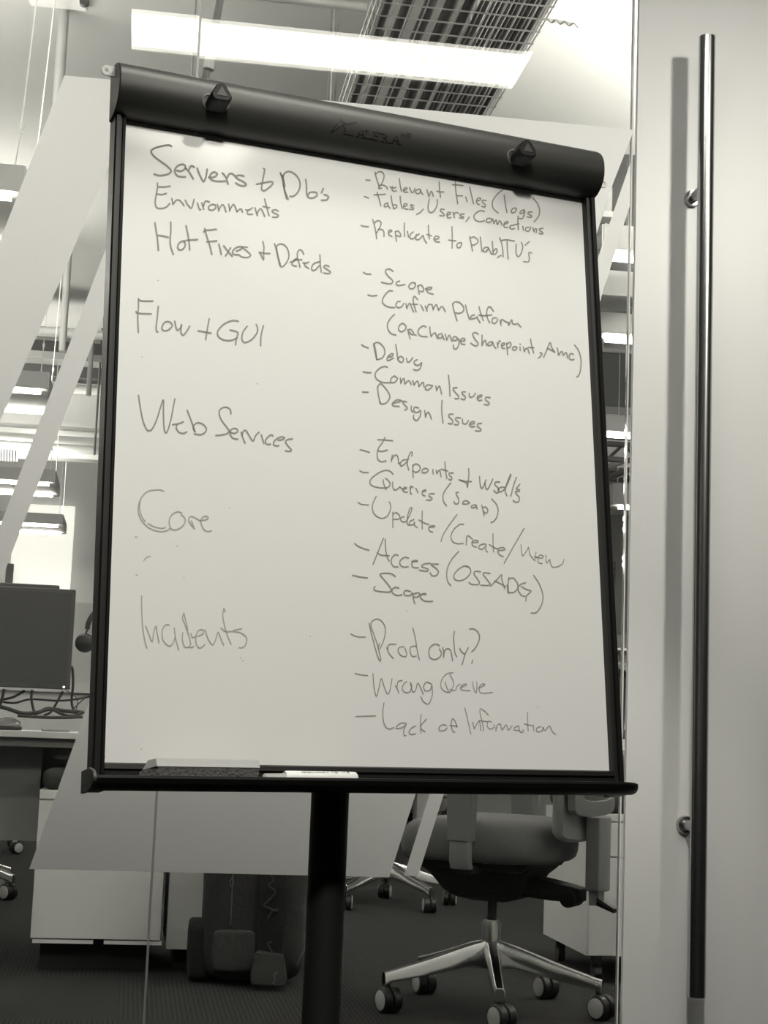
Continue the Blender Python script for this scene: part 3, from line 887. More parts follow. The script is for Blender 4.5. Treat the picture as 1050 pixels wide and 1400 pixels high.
# eraser and marker lying in the tray
u0, u1 = .0405, .1715
er = thing('board_eraser', bf((u0 + u1) / 2, .843, .028), 'grey felt eraser lying in the tray under the whiteboard', 'eraser')
n0, n1 = .017, .047
body = [(u0 + .006, .8115, n0 + .004), (u1, .8115, n0 + .004), (u1, .8115, n1 - .006), (u0 + .010, .8115, n1 - .006), (u0, .8235, n0), (u1, .8235, n0), (u1, .8215, n1), (u0 + .010, .8215, n1)]
MB().add([bf(*p) for p in body], [(0, 1, 2, 3), (4, 7, 6, 5), (0, 4, 5, 1), (1, 5, 6, 2), (2, 6, 7, 3), (3, 7, 4, 0)]).build('grip', mat('grey_eraser_top', .42, .6, noise=.05, scale=60), er, bevel=.001)
felt = [(u0 - .002, .8240, n0), (u1 - .001, .8240, n0), (u1 - .001, .8216, n1 - .001), (u0 + .012, .8216, n1 - .001), (u0 - .004, .8398, n0 + .003), (u1 - .002, .8398, n0 + .003), (u1 - .002, .8378, n1 - .003), (u0 + .008, .8378, n1 - .003)]
MB().add([bf(*p) for p in felt], [(0, 1, 2, 3), (4, 7, 6, 5), (0, 4, 5, 1), (1, 5, 6, 2), (2, 6, 7, 3), (3, 7, 4, 0)]).build('felt', mat('dark_grey_felt', .13, .95, noise=.5, scale=350, bump=.8), er)['label'] = 'dusty grey felt pad'
mk = thing('marker_pen', bf(.235, .843, .040), 'white board marker with dark print lying in the tray', 'marker')
MC = (.8319, .0355)
MB().lathe(bf(.2045, *MC), E1, [(0, .0086), (.002, .0092), (.080, .0092), (.0875, .0088), (.0895, .0070)], 28).build('barrel', mat('white_marker_barrel', .82, .35), mk)
MB().lathe(bf(.1775, .8331, MC[1]), E1, [(0, .0045), (.003, .0068), (.024, .0072), (.027, .0080)], 28).build('cap', mat('pale_marker_cap', .33, .35), mk)['label'] = 'pale grey cap'


def mplace(x, y):
    u, v = bd(x, y, MC[1] + .0085)
    t = max(-.97, min(.97, (v - MC[0]) / .0092))
    return bf(u, v, MC[1] + .0094 * math.sqrt(1 - t * t) + .0001)


letters([(350, 1035, 6.5625, .7, "420,128 424,140;424,128 436,142 448,128 452,142;455,140 465,130 474,142;480,128 484,142;492,128 484,136 496,142;500,132 512,130 514,142;520,138 534,138;540,138 552,132 560,140 568,132;572,142 580,134 588,142;592,132 602,142 612,132;608,142 618,132 628,134 622,144;"
         "644,128 646,142;656,128 658,142;684,128 694,136 702,128;704,142 696,134;716,130 738,128 736,142 716,142;776,134 788,132;796,136 808,134;826,126 846,126;830,132 844,132;828,140 846,140")],
        mplace, 'print', mat('marker_print', .015, .5), mk)['label'] = 'dark print on the barrel'

# ------------------------------------------------------------------ meeting room lamps
def troffer(x0, x1, y0, y1, material, label):
    t = thing('ceiling_light', ((x0 + x1) / 2, (y0 + y1) / 2, RZ), label, 'ceiling light')
    fr = MB()
    w = .02
    for a, b in (((x0 - w, y0 - w), (x1 + w, y0)), ((x0 - w, y1), (x1 + w, y1 + w)), ((x0 - w, y0), (x0, y1)), ((x1, y0), (x1 + w, y1))):
        fr.box((*a, RZ - .012), (*b, RZ - .0005))
    fr.build('frame', M_WHITE, t)
    MB().box((x0, y0, RZ - .009), (x1, y1, RZ - .001)).build('diffuser', material, t, smooth=0)
    return t


troffer(-.112, .99, 1.62, 1.865, M_LAMP, 'long white ceiling light mirrored in the glass partition')
troffer(.62, 1.02, .555, 1.15, mat('lamp_diffuser_soft', .9, .5, emit=11.0), 'small white ceiling light shining on the whiteboard')


def unseen_spot(p, aim, power, angle, blend, label, radius=.05):  # unseen fixture, put in for its light
    p, aim = Vector(p), Vector(aim)
    t = thing('unseen_spotlight', (p.x, p.y, RZ), label, 'spotlight')
    d = (aim - p).normalized()
    MB().cyl((p.x, p.y, RZ - .012), (p.x, p.y, RZ - .0005), .07, 28).build('ring', M_WHITE, t)
    MB().cyl((p.x, p.y, RZ - .05), (p.x, p.y, RZ - .01), .012, 12).build('stem', M_WHITE, t)
    MB().lathe(p - d * .05, d, [(0, .02), (.002, .045), (.085, .052), (.085, .046), (.06, .040)], 28).build('head', M_WHITE, t)
    ld = bpy.data.lights.new('spot', 'SPOT')
    ld.energy = power
    ld.color = LAMP
    ld.spot_size = math.radians(angle)
    ld.spot_blend = blend
    ld.shadow_soft_size = radius
    lo = bpy.data.objects.new('spot_lamp', ld)
    COL.objects.link(lo)
    lo.location = p + d * .095
    lo.rotation_euler = d.to_track_quat('-Z', 'Y').to_euler()
    lo.parent = t
    lo.matrix_parent_inverse = Matrix.Translation(t.location).inverted()
    return t


unseen_spot((.18, .25, 2.60), (.34, 1.97, .93), P_SPOT_BOARD, 38, .42, 'unseen ceiling spot added to brighten the whiteboard', .09)
unseen_spot((1.85, .70, 2.60), (1.05, 3.0, 1.66), P_SPOT_DOOR, 48, 1.0, 'unseen ceiling spot added to light the frosted door and shadow its handle', .12)
unseen_spot((-.85, 1.35, 2.60), (-.45, 3.0, 1.75), P_SPOT_LEFT, 70, 1.0, 'unseen ceiling spot added to brighten the slanted film', .055)

# ------------------------------------------------------------------ office: pendant lamps
M_PEND = mat('grey_pendant_panel', .44, .6)
M_WIRE = mat('pale_suspension_wire', .8, .4)


def pendant(x0, x1, Y, label, zb=2.70, wires=(), width=.80, h=.10, tubes=(.0, .62), group='office pendant lamps', up=None):
    t = thing('pendant_lamp', ((x0 + x1) / 2, Y + width / 2, zb), label, 'pendant lamp', group)
    MB().box((x0, Y - .03, zb), (x1, Y - .03 + width, zb + h)).build('housing', M_PEND, t, bevel=.003)
    MB().box((x1, Y - .028, zb + .002), (x1 + .006, Y - .032 + width, zb + h - .002)).build('end_cap', M_WHITE, t)
    MB().box((x0 - .006, Y - .028, zb + .002), (x0, Y - .032 + width, zb + h - .002)).build('end_cap', M_WHITE, t)
    for dy in tubes:
        MB().cyl((x0 + .06, Y + dy, zb - .016), (x1 - .04, Y + dy, zb - .016), .012, 12).build('tube', M_TUBE, t)
    MB().box((x0 + .1, Y + .1, zb + h), (x1 - .1, Y + width - .16, zb + h + .012)).build('uplight', up or M_UP, t, smooth=0)
    for wx, wy, sw in wires:
        MB().tube([(wx, Y + wy, zb + h), (wx + sw * .3, Y + wy, zb + h + .25), (wx + sw, Y + wy, OZ + .01)], .0028, 6).build('suspension_wire', M_WIRE, t)
        MB().lathe((wx + sw * .3, Y + wy, zb + h + .15), (0, 0, 1), [(0, .004), (.01, .007), (.025, .007), (.03, .004)], 10).build('wire_gripper', M_WIRE, t)
    return t


pendant(-3.2, at_y(36, 222, 5.85).x, 5.80, 'pendant lamp nearest the glass, beside the slanted frosted band', 2.70, wires=((-.545, .03, .06), (-.535, .62, .06), (-2.9, .3, 0)))
pendant(-3.4, at_y(66, 517, 9.3).x, 9.33, 'second pendant lamp back, with two lit tubes over the black monitor', 2.70, wires=((-.64, .02, .02), (-.62, .66, .03), (-3.0, .3, 0)))
pendant(-3.6, at_y(75, 645, 12.6).x, 12.62, 'third pendant lamp back, under the pale bulkhead', 2.64, wires=((-.74, .02, .0), (-.72, .40, .0), (-3.2, .3, 0)))
pendant(-3.7, at_y(85, 722, 15.5).x, 15.5, 'farthest pendant lamp, just above the bright far panel', 2.66, wires=((-.80, .02, 0), (-.80, .66, 0), (-3.3, .3, 0)))
pendant(at_y(822, 338, 6.12).x, 4.6, 6.12, 'nearest pendant lamp seen between easel and frosted door', 2.78, wires=((2.0, .1, 0), (4.2, .1, 0)), width=.30, tubes=(.05,), up=mat('lamp_uplight_dim', .9, .5, emit=3.0))
pendant(at_y(815, 448, 7.35).x, 5.2, 7.35, 'second pendant lamp down between easel and frosted door', 2.76, wires=((2.5, .1, 0), (4.8, .1, 0)), width=.30, tubes=(.05,))
pendant(at_y(821, 585, 9.63).x, 6.4, 9.63, 'third pendant lamp down between easel and frosted door', 2.74, wires=((3.1, .1, 0), (6.0, .1, 0)), width=.30, tubes=(.05,))
pendant(at_y(838, 685, 12.5).x, 7.6, 12.5, 'farthest and lowest pendant lamp between easel and frosted door', 2.72, wires=((at_y(849, 670, 12.5).x, .1, 0), (7.0, .1, 0)), width=.35, h=.17, tubes=(.05,))

pendant(1.85, 4.6, 4.3, 'unseen pendant lamp added behind the frosted door to brighten the white soffit', 2.68, wires=((2.1, .4, 0), (4.3, .4, 0)), up=mat('added_uplight_soffit', .9, .5, emit=66.0))  # hidden lamp added to whiten the soffit

pendant(-3.2, .35, 3.2, 'unseen pendant lamp added just past the glass to light pedestals and ceiling', 2.70, wires=((-.6, .3, 0), (-2.9, .3, 0)), width=.60, tubes=(.25,))  # lamp out of view, added to brighten pedestals and ceiling

# ------------------------------------------------------------------ office ceiling: soffit, beams, bulkhead
M_SOFFIT = mat('white_plaster_soffit', .86, .8, noise=.015, scale=2)
sxl = at_z(700, 100, 3.36).x
struct(MB().box((sxl, YG + .1, 3.36), (4.4, 6.55, OZ)).build('ceiling', M_SOFFIT), 'white plastered ceiling soffit beside the cable tray')
M_BEAM = mat('dark_grey_paint', .10, .6)
M_BULK = mat('white_bulkhead_paint', .88, .7)
YBK = 13.4
bz = lambda y, Y=YBK: at_y(90, y, Y).z
struct(MB().box((OX0, YBK, bz(626)), (.9, YBK + .2, OZ)).build('trim_5', M_BULK), 'white dropped bulkhead')
struct(MB().box((OX0, YBK - .25, bz(515, YBK - .25)), (.9, YBK - .02, bz(500, YBK - .25))).build('trim_6', M_BEAM), 'dark grey steel beam, lower')
struct(MB().box((OX0, 12.2, at_y(90, 482, 12.2).z), (.9, 12.45, at_y(90, 467, 12.2).z)).build('trim_7', M_BEAM), 'dark grey steel beam, upper')
for k, (y_, r_, Y_) in enumerate(((455, .035, 11.4), (531, .04, YBK - .15), (606, .06, YBK - .15), (613, .035, YBK - .3), (586, .018, YBK - .1))):
    z_ = at_y(90, y_, Y_).z
    tag(MB().cyl((OX0 + .02, Y_, z_), (.9, Y_, z_), r_, 14).build('pipe', mat('white_pipe_paint', .66, .45), smooth=60),
        ('thin white pipe above the upper dark beam', 'white pipe just below the lower dark beam', 'thick pale pipe at the foot of the bulkhead', 'middling pale pipe under the thick pipe of the bulkhead', 'thinnest white pipe across the bulkhead')[k], 'pipe')
for k, (x_, ya, yb, Y_, m_) in enumerate(((129, 541, 622, YBK - .35, 'dark_hanger_rod'), (121, 480, 541, 12.0, 'white_pipe_paint'), (85, 402, 480, 10.6, 'white_pipe_paint'))):
    p, q = at_y(x_, yb, Y_), at_y(x_, ya, Y_)
    top = max(q.z, OZ + .01) if k else q.z
    o = MB().cyl(p, (p.x, p.y, OZ + .01), (.009, .02, .024)[k], 12)
    tag(o.build('pipe', mat('dark_hanger_rod', .12, .5) if k == 0 else mat('grey_pipe_paint', .36, .5), smooth=60),
        ('dark thin drop rod in front of the bulkhead', 'white sprinkler drop pipe behind the thin slanted film', 'white drop pipe ending over the second pendant lamp')[k], 'pipe')
# upright pipe, junction box, nearest ceiling
p = at_y(79, 140, 7.05)
ctop = at_y(82, 8, 6.9)
tag(MB().cyl((p.x, 7.05, 2.75), (p.x, 7.05, OZ + .01), .024, 16).build('pipe', mat('grey_pipe_paint', .36, .5), smooth=60), 'upright grey-white pipe behind the pendant wires', 'pipe')
ja, jb = at_y(40, 9, 7.0), at_y(121, 8, 7.0)
jb_t = thing('junction_box', ((ja.x + jb.x) / 2, 6.8, ja.z + .1), 'white ceiling box with a round dark hole', 'junction box')
MB().box((ja.x, 6.62, ja.z), (jb.x, 7.0, OZ + .005)).build('box', M_WHITE, jb_t, bevel=.012)
hp = at_y(115, 1, 6.615)
MB().cyl((hp.x, 6.612, hp.z), (hp.x, 6.64, hp.z), .02, 20).build('hole', M_DARK, jb_t)['label'] = 'dark round knockout'
# slanted dark hanger and horizontal conduit over the easel
pa, pb = at_y(302, -6, 5.4), at_y(278, 120, 5.4)
tag(MB().cyl(pa, pb, .014, 16).build('conduit', mat('dark_conduit', .12, .45), smooth=60), 'dark slanted conduit hanging above the easel', 'conduit')
cl = at_y(287, 84, 5.385)
tag(MB().lathe(cl + (pa - pb).normalized() * -.03, pa - pb, [(0, .019), (.06, .019)], 16).build('pipe_clamp', mat('pale_clamp', .45, .4, .6)), 'pale clamp on the dark slanted conduit', 'clamp')
pa, pb = at_y(330, -9, 5.6), at_y(524, 14, 5.6)
tag(MB().cyl((pa.x - 1.5, 5.6, (pa.z + pb.z) / 2), (pb.x, 5.6, (pa.z + pb.z) / 2), .017, 16).build('conduit', mat('pale_conduit', .55, .4, .3), smooth=60), 'pale level conduit running to the cable tray', 'conduit')
for k, x_ in enumerate((261, 449, 457)):
    p = at_y(x_, 120, 6.2)
    tag(MB().cyl((p.x, 6.2, at_y(x_, 240, 6.2).z), (p.x, 6.2, OZ + .01), (.004, .004, .007)[k], 8).build('hanger_rod', mat('grey_hanger_rod', .22, .5), smooth=60),
        ('thin grey hanger rod beside the dark slanted conduit', 'thinner of two hanger rods beside the cable tray', 'thicker of two hanger rods beside the cable tray')[k], 'hanger rod')
pb_ = at_y(514, 22, 5.45)
brk = thing('tray_bracket', pb_, 'grey clamp bracket at the corner of the cable tray', 'bracket')
M_BRK = mat('grey_bracket', .25, .45, .5)
MB().box((pb_.x - .03, 5.42, pb_.z - .07), (pb_.x + .03, 5.48, pb_.z + .06)).build('block', M_BRK, brk, bevel=.005)
MB().cyl((pb_.x - .012, 5.45, pb_.z - .07), (pb_.x - .012, 5.45, pb_.z + .05), .01, 10).build('bolt', M_BRK, brk)
MB().cyl((pb_.x, 5.45, pb_.z), (pb_.x, 5.45, OZ + .01), .006, 10).build('rod', M_BRK, brk)

# wire cable tray with data cables
TZ = 3.25
TX0, TX1, TY0, TY1 = .690, 1.262, 3.4, 9.0
tray_t = thing('cable_tray', ((TX0 + TX1) / 2, 6, TZ), 'galvanised wire basket cable tray hung below the ceiling', 'cable tray')
mesh = MB()
xs = [TX0 + (TX1 - TX0) * i / 11 for i in range(12)]
for i, x_ in enumerate(xs):
    mesh.cyl((x_, TY0, TZ), (x_, TY1, TZ), .0028, 6)
for zz in (.05, .10):
    for x_ in (TX0 - .004, TX1 + .004):
        mesh.cyl((x_, TY0, TZ + zz), (x_, TY1, TZ + zz), .0028, 6)
yy = TY0
while yy < TY1:
    mesh.tube([(TX0 - .004, yy, TZ + .105), (TX0 - .004, yy, TZ - .004), (TX1 + .004, yy, TZ - .004), (TX1 + .004, yy, TZ + .105)], .0030, 6, smooth=0)
    yy += .1
mesh.build('wire_mesh', M_GALV, tray_t, smooth=60)
for yy in (4.7, 6.5, 8.3):
    for x_ in (TX0 - .012, TX1 + .012):
        MB().cyl((x_, yy, TZ - .01), (x_, yy, (OZ if x_ < 1 or yy > 6.4 else 3.36) + .01), .004, 8).build('hanger', M_GALV, tray_t)
M_CABLE = mat('dark_grey_cable', .045, .5)
M_CABLE2 = mat('mid_grey_cable', .10, .5)


def cable_run(x_, r_, z_, m_, label, group):
    pts = []
    yy = TY0 + .05
    while yy < TY1 - .05:
        pts.append((x_ + random.uniform(-.0006, .0006), yy, z_ + (0 if len(pts) % 2 else .004)))
        yy += .35
    return tag(MB().tube(pts, r_, 8, 3).build('data_cable', m_, smooth=60), label, 'cable', group)


G1, G2 = 'thick cables in the tray', 'thin cables packed in the tray'
for i, (fx, r_) in enumerate(((.045, .018), (.17, .020), (.30, .021), (.42, .022), (.53, .021))):
    cable_run(TX0 + fx * (TX1 - TX0), r_, TZ + r_ + .003, M_CABLE, 'thick dark cable lying in the wire tray with gaps beside it', G1)
x_ = TX0 + .575 * (TX1 - TX0)
k = 0
while x_ < TX1 - .022:
    r_ = random.uniform(.0065, .0095)
    cable_run(x_ + r_, r_, TZ + r_ + .003, (M_CABLE, M_CABLE2, M_CABLE)[k % 3], 'thin dark cable packed against others in the wire tray', G2)
    x_ += 2 * r_ + .0025
    k += 1
wv = [at_z(748 + 6 * i, 27 + (3 if i % 2 else -2) + i * 1.1, 3.350) for i in range(8)]
tag(MB().tube(wv, .0022, 6, 4).build('loose_wire', mat('grey_loose_wire', .10, .5), smooth=60), 'kinked loose wire poking out of the cable tray', 'wire')

# ------------------------------------------------------------------ far end of the office
bx = px_box(13, 690, 96, 900, 18.9, .08)
w3 = struct(MB().box(*bx).build('glowing_panel', mat('bright_glow_panel', .9, .4, emit=.78), smooth=0), 'bright glowing panel at the far end of the office')  # bright rectangle given its own glow
bx = px_box(4, 770, 14, 900, 18.6, .1)
struct(MB().box(*bx).build('trim_8', M_BEAM), 'dark upright post')
bx = px_box(-400, 927, 300, 941, 18.9, .09)
struct(MB().box(*bx).build('trim_9', M_WHITE), 'white sill rail on the far wall')
bx = px_box(96, 828, 300, 942, 18.95, .04)
struct(MB().box(*bx).build('trim_10', mat('pale_wall_panel', .52, .7)), 'pale wall panel under the bright panel line')
# louvred grille high on the left
gb = px_box(-20, 602, 24, 629, YBK - .06, .05)
gr = thing('air_grille', gb[0], 'louvred air grille with upright slats on the bulkhead', 'grille')
MB().box((gb[0][0], YBK - .03, gb[0][2]), (gb[1][0], YBK - .005, gb[1][2])).build('recess', M_BLACK, gr)
sl = MB()
n_ = 11
for i in range(n_ + 1):
    x_ = gb[0][0] + (gb[1][0] - gb[0][0]) * i / n_
    sl.box((x_ - .006, YBK - .07, gb[0][2]), (x_ + .006, YBK - .03, gb[1][2]))
sl.build('slats', M_WHITE, gr)
# grey duct and white duct seen beside the easel rail
bx = px_box(800, 254, 837.5, 293, 6.6, .25)
dk = thing('air_duct', (bx[0][0], 6.6, bx[0][2]), 'square grey air duct beside the easel rail', 'air duct')
MB().cyl((bx[0][0] + .05, 6.72, bx[1][2] - .01), (bx[0][0] + .05, 6.72, OZ + .01), .006, 8).build('hanger', M_GALV, dk)
MB().box(*bx).build('body', mat('duct_grey', .40, .5, .2), dk, bevel=.004)
MB().box((bx[0][0] - .01, 6.58, bx[0][2] - .015), (bx[1][0] + .015, 6.66, bx[0][2] + .012)).build('flange', M_WHITE, dk)
bx = px_box(806, 300, 823, 410, 6.9, .4)
dk2 = thing('air_duct', bx[0], 'narrow pale upright duct below the square grey duct', 'air duct')
MB().box(*bx).build('body', mat('duct_pale', .55, .5, .1), dk2, bevel=.004)
MB().cyl((bx[0][0] + .04, 7.1, bx[1][2] - .01), (bx[0][0] + .04, 7.1, OZ + .01), .006, 8).build('hanger', M_GALV, dk2)
bx = px_box(823, 345, 880, 405, 7.0, .25)
hb_t = thing('hanging_bulkhead', bx[0], 'white boxed bulkhead under the nearest lamp by the door', 'bulkhead')
MB().box(*bx).build('body', M_BULK, hb_t, bevel=.004)
for q_ in (.05, .15):
    MB().cyl((bx[0][0] + q_, 7.12, bx[1][2] - .01), (bx[0][0] + q_, 7.12, OZ + .01), .006, 8).build('hanger', M_GALV, hb_t)
struct(MB().box((2.0, 12.6, at_y(840, 556, 12.6).z), (OX1, 12.9, OZ)).build('trim_11', mat('mid_grey_band', .16, .7)), 'dark grey ceiling beam beyond the lamps')
bx = px_box(824, 555, 900, 640, 14.5, .2)
struct(MB().box((2.4, 14.5, bx[0][2]), (OX1, 14.7, bx[1][2])).build('trim_12', M_WALL), 'pale wall band beyond the dark beam')
# lattice truss
tr_t = thing('roof_truss', at_y(840, 615, 11), 'dark lattice truss far behind the easel rail', 'truss')
M_TR = mat('truss_grey', .09, .5)
tz1, tz0 = at_y(835, 603, 11).z, at_y(835, 624, 11).z
MB().box((2.2, 11, tz1 - .03), (OX1 - .1, 11.06, tz1)).build('top_chord', M_TR, tr_t)
MB().box((2.2, 11, tz0 - .03), (OX1 - .1, 11.06, tz0)).build('bottom_chord', M_TR, tr_t)
lat = MB()
xx = 2.3
while xx < OX1 - .4:
    lat.cyl((xx, 11.03, tz0 - .02), (xx + .12, 11.03, tz1 - .01), .012, 6)
    lat.cyl((xx + .12, 11.03, tz1 - .01), (xx + .24, 11.03, tz0 - .02), .012, 6)
    xx += .24
lat.build('lattice', M_TR, tr_t)
for k, (ya, yb) in enumerate(((643, 634), (659, 648))):
    p, q = at_y(815, ya, 12.2 + k * .3), at_y(870, yb - 8, 12.2 + k * .3)
    tag(MB().cyl(p, p + (q - p) * ((OZ + .01 - p.z) / (q.z - p.z)), (.022, .028)[k], 12).build('pipe', mat(('slope_pipe', 'slope_pipe_dark')[k], (.4, .13)[k], .5), smooth=60), ('pale sloping pipe below the lattice truss', 'dark sloping pipe below the lattice truss')[k], 'pipe')
# arrow sign on the far wall
sg = px_box(825, 768, 841.5, 797, 17.0, .03)
sn = thing('arrow_sign', ((sg[0][0] + sg[1][0]) / 2, 17, (sg[0][2] + sg[1][2]) / 2), 'small dark sign with a pale arrow pointing at the door', 'sign')
MB().box(*sg).build('plate', mat('sign_grey', .12, .5), sn)
ax = px_box(831, 778, 840, 788, 16.995, .005)
cx0, cx1, cz0, cz1 = ax[0][0], ax[1][0], ax[0][2], ax[1][2]
cm, ch = (cz0 + cz1) / 2, (cz1 - cz0)
MB().prism([(cx0 - .06, 16.994, cm - ch * .22), (cx0 + (cx1 - cx0) * .5, 16.994, cm - ch * .22), (cx0 + (cx1 - cx0) * .5, 16.994, cz0), (cx1, 16.994, cm), (cx0 + (cx1 - cx0) * .5, 16.994, cz1), (cx0 + (cx1 - cx0) * .5, 16.994, cm + ch * .22), (cx0 - .06, 16.994, cm + ch * .22)], (0, .004, 0)).build('arrow', mat('sign_pale', .6, .5), sn)
for yb, yt in ((775, 772), (794, 791)):
    b2 = px_box(831, yt, 840, yb, 16.995, .004)
    MB().box(*b2).build('bar', mat('sign_pale2', .3, .5), sn)
struct(MB().box((3.6, 17.03, 0), (OX1, 17.2, 3.3)).build('wall_right', mat('office_mid_wall', .30, .7)), 'grey wall carrying the arrow sign')

# ------------------------------------------------------------------ desk with monitors on the left
YD = 5.45
dz1, dz0 = at_y(50, 1000, YD).z, at_y(50, 1009, YD).z
M_DESK = mat('pale_desk_laminate', .50, .45, noise=.03, scale=12)
desk = thing('desk', (-.9, YD + .4, 0), 'pale office desk with a dark monitor and tangled cables on it', 'desk')
DX0, DX1 = -2.4, .175
MB().box((DX0, YD, dz0), (DX1, YD + .78, dz1)).build('top', M_DESK, desk, bevel=.002)
ez = at_y(50, 1021, YD + .02).z
MB().box((DX0 + .02, YD + .03, ez), (DX1 - .02, YD + .06, dz0)).build('apron', mat('grey_desk_steel', .22, .5), desk)
mz = at_y(20, 1149, 5.66).z
MB().box((DX0 + .12, 5.66, mz), (at_y(43, 1250, 5.42).x - .012, 5.68, ez - .005)).build('modesty_panel', mat('grey_fabric_panel', .24, .8, noise=.06, scale=80), desk)
MB().box((DX0 + .12, 6.19, .46), (DX1 - .14, 6.21, dz0)).build('rear_panel', mat('dark_fabric_panel', .10, .8, noise=.06, scale=80), desk)
for xx in (DX0 + .06, DX1 - .12):
    for yy in ((YD + .12, YD + .68) if xx < -1 else (YD + .66,)):
        MB().box((xx, yy - .025, 0), (xx + .05, yy + .025, dz0)).build('leg', mat('grey_desk_steel', .22, .5), desk, bevel=.003)
MB().box((at_y(78, 1015, 5.6).x, 5.55, at_y(90, 1038, 5.55).z), (at_y(78, 1015, 5.6).x + .16, 5.7, dz0)).build('cable_box', M_DARK, desk)


def monitor(xr, yt, yb, Y, w, label, led=False):
    a = at_y(xr, yb, Y)
    b = at_y(xr, yt, Y)
    x1, z0_, z1_ = (a.x + b.x) / 2, a.z, b.z
    x0 = x1 - w
    t = thing('monitor', ((x0 + x1) / 2, Y + .1, dz1), label, 'monitor')
    MB().box((x0, Y, z0_), (x1, Y + .035, z1_)).build('case', mat('monitor_case', .045, .4), t, bevel=.004)
    MB().box((x0 + .013, Y - .0015, z0_ + .016), (x1 - .013, Y + .002, z1_ - .013)).build('screen', mat('dark_screen', .065, .22), t, smooth=0)
    xm = (x0 + x1) / 2
    MB().box((xm - .03, Y + .036, dz1 + .012), (xm + .03, Y + .06, z0_ + .18)).build('neck', mat('monitor_case', .045, .4), t, bevel=.004)
    MB().box((xm - .11, Y - .03, dz1 + .0003), (xm + .11, Y + .16, dz1 + .0125)).build('base', mat('monitor_case', .045, .4), t, bevel=.004)
    if led:
        p = at_y(87, 942, Y - .003)
        MB().cyl((p.x, Y - .003, z0_ + .008), (p.x, Y + .001, z0_ + .008), .0035, 12).build('power_light', mat('power_led', .9, .5, emit=3.0), t)
    return t


monitor(99.5, 806, 943, 5.72, .56, 'black monitor with a dark screen facing the glass', True)
monitor(77, 800, 930, 5.96, .52, 'second black monitor showing only its top edge behind the dark screen')
# headphones on a stand
M_HP = mat('headphone_black', .03, .3)
YP = 5.80
hc = at_y(116, 879, YP)
hs = thing('headphone_stand', (hc.x + .09, YP + .01, dz1), 'slim black headphone stand half hidden by the easel rail', 'headphone stand')
top_ = at_y(128, 829, YP)
xm = hc.x + .085
MB().cyl((xm, YP, dz1 + .01), (xm, YP, top_.z - .030), .008, 12).build('pole', M_DARK, hs)
MB().cyl((xm, YP, dz1 + .0003), (xm, YP, dz1 + .011), .055, 24).build('base', M_DARK, hs, bevel=.002)
MB().cyl((xm, YP - .03, top_.z - .0165), (xm, YP + .03, top_.z - .0165), .008, 12).build('hook', M_DARK, hs)
hp_ = thing('headphones', (xm, YP, top_.z), 'black over-ear headphones hanging beside the monitor', 'headphones')
arc = []
for i in range(17):
    a = math.pi * i / 16
    arc.append((xm - math.cos(a) * .077, YP, hc.z + .048 + math.sin(a) * (top_.z - hc.z - .048)))
bandr = [[Vector(p) + Vector((math.cos(math.pi * i / 16) * -s, q, math.sin(math.pi * i / 16) * s)) for s, q in ((-.006, -.019), (.011, -.016), (.011, .016), (-.006, .019))] for i, p in enumerate(arc)]
MB().loft(bandr).build('headband', M_HP, hp_, smooth=50)
for sg_ in (-1, 1):
    cx_ = xm + sg_ * .083
    MB().tube([(xm + sg_ * .077, YP, hc.z + .05), (cx_, YP, hc.z + .036), (cx_, YP, hc.z + .02)], .0035, 8).build('yoke', M_HP, hp_)
    MB().lathe((cx_, YP + .012, hc.z), (.15 * sg_, -1, 0), [(0, .030), (.006, .034), (.018, .034), (.026, .028), (.028, .010)], 28).build('ear_cup', mat('headphone_cup', .04, .22), hp_)
# mouse, paper, cables on the desk
mp = at_y(10, 976, 5.58)
ms = thing('computer_mouse', (mp.x, 5.58, dz1), 'dark computer mouse with a glossy top on the desk edge', 'computer mouse')
rings = []
for i in range(9):
    t_ = i / 8
    w_ = .030 * math.sin(math.pi * (.12 + .80 * t_)) ** .5
    h_ = .030 * math.sin(math.pi * (.10 + .78 * t_)) ** .7
    xx = mp.x - .045 + .09 * t_
    rings.append([(xx, 5.58 + w_ * math.cos(a), dz1 + .014 + h_ * max(0, math.sin(a))) for a in [math.pi * k / 10 for k in range(11)]])
MB().loft(rings).build('shell', mat('mouse_silver', .10, .18), ms, smooth=80)
MB().box((mp.x - .045, 5.552, dz1 + .0004), (mp.x + .05, 5.61, dz1 + .014)).build('base', M_BLACK, ms, bevel=.004)
pp = at_y(75, 992, 5.50)
pa_ = MB()
pa_.prism([(pp.x - .12, 5.54, dz1 + .0004), (pp.x + .02, 5.475, dz1 + .0004), (pp.x + .08, 5.56, dz1 + .0004), (pp.x - .05, 5.63, dz1 + .0004)], (0, 0, .0008))
tag(pa_.build('paper_sheet', mat('white_paper', .8, .7), smooth=0), 'white paper sheet on the desk under the tangled cables', 'paper')
pe0, pe1 = at_y(58, 990, 5.49), at_y(94, 986, 5.49)
tag(MB().tube([(pe0.x, 5.49, dz1 + .0055), (pe1.x, 5.55, dz1 + .0055)], .004, 8, 0).build('pencil', mat('grey_pencil', .15, .4)), 'thin grey pencil lying across the white paper', 'pencil')


def cable(pxs, Y, r_, label, m_=M_BLACK):
    r_ *= .85
    pts = [at_y(x, y, Y_) if isinstance(Y_, float) else at_y(x, y, Y) for (x, y, *rest) in pxs for Y_ in ([rest[0]] if rest else [Y])]
    pts = [Vector((p.x, p.y, max(p.z, dz1 + r_ + .0005))) for p in pts]
    return tag(MB().tube(pts, r_, 8, 6).build('cable', m_, smooth=60), label, 'cable')


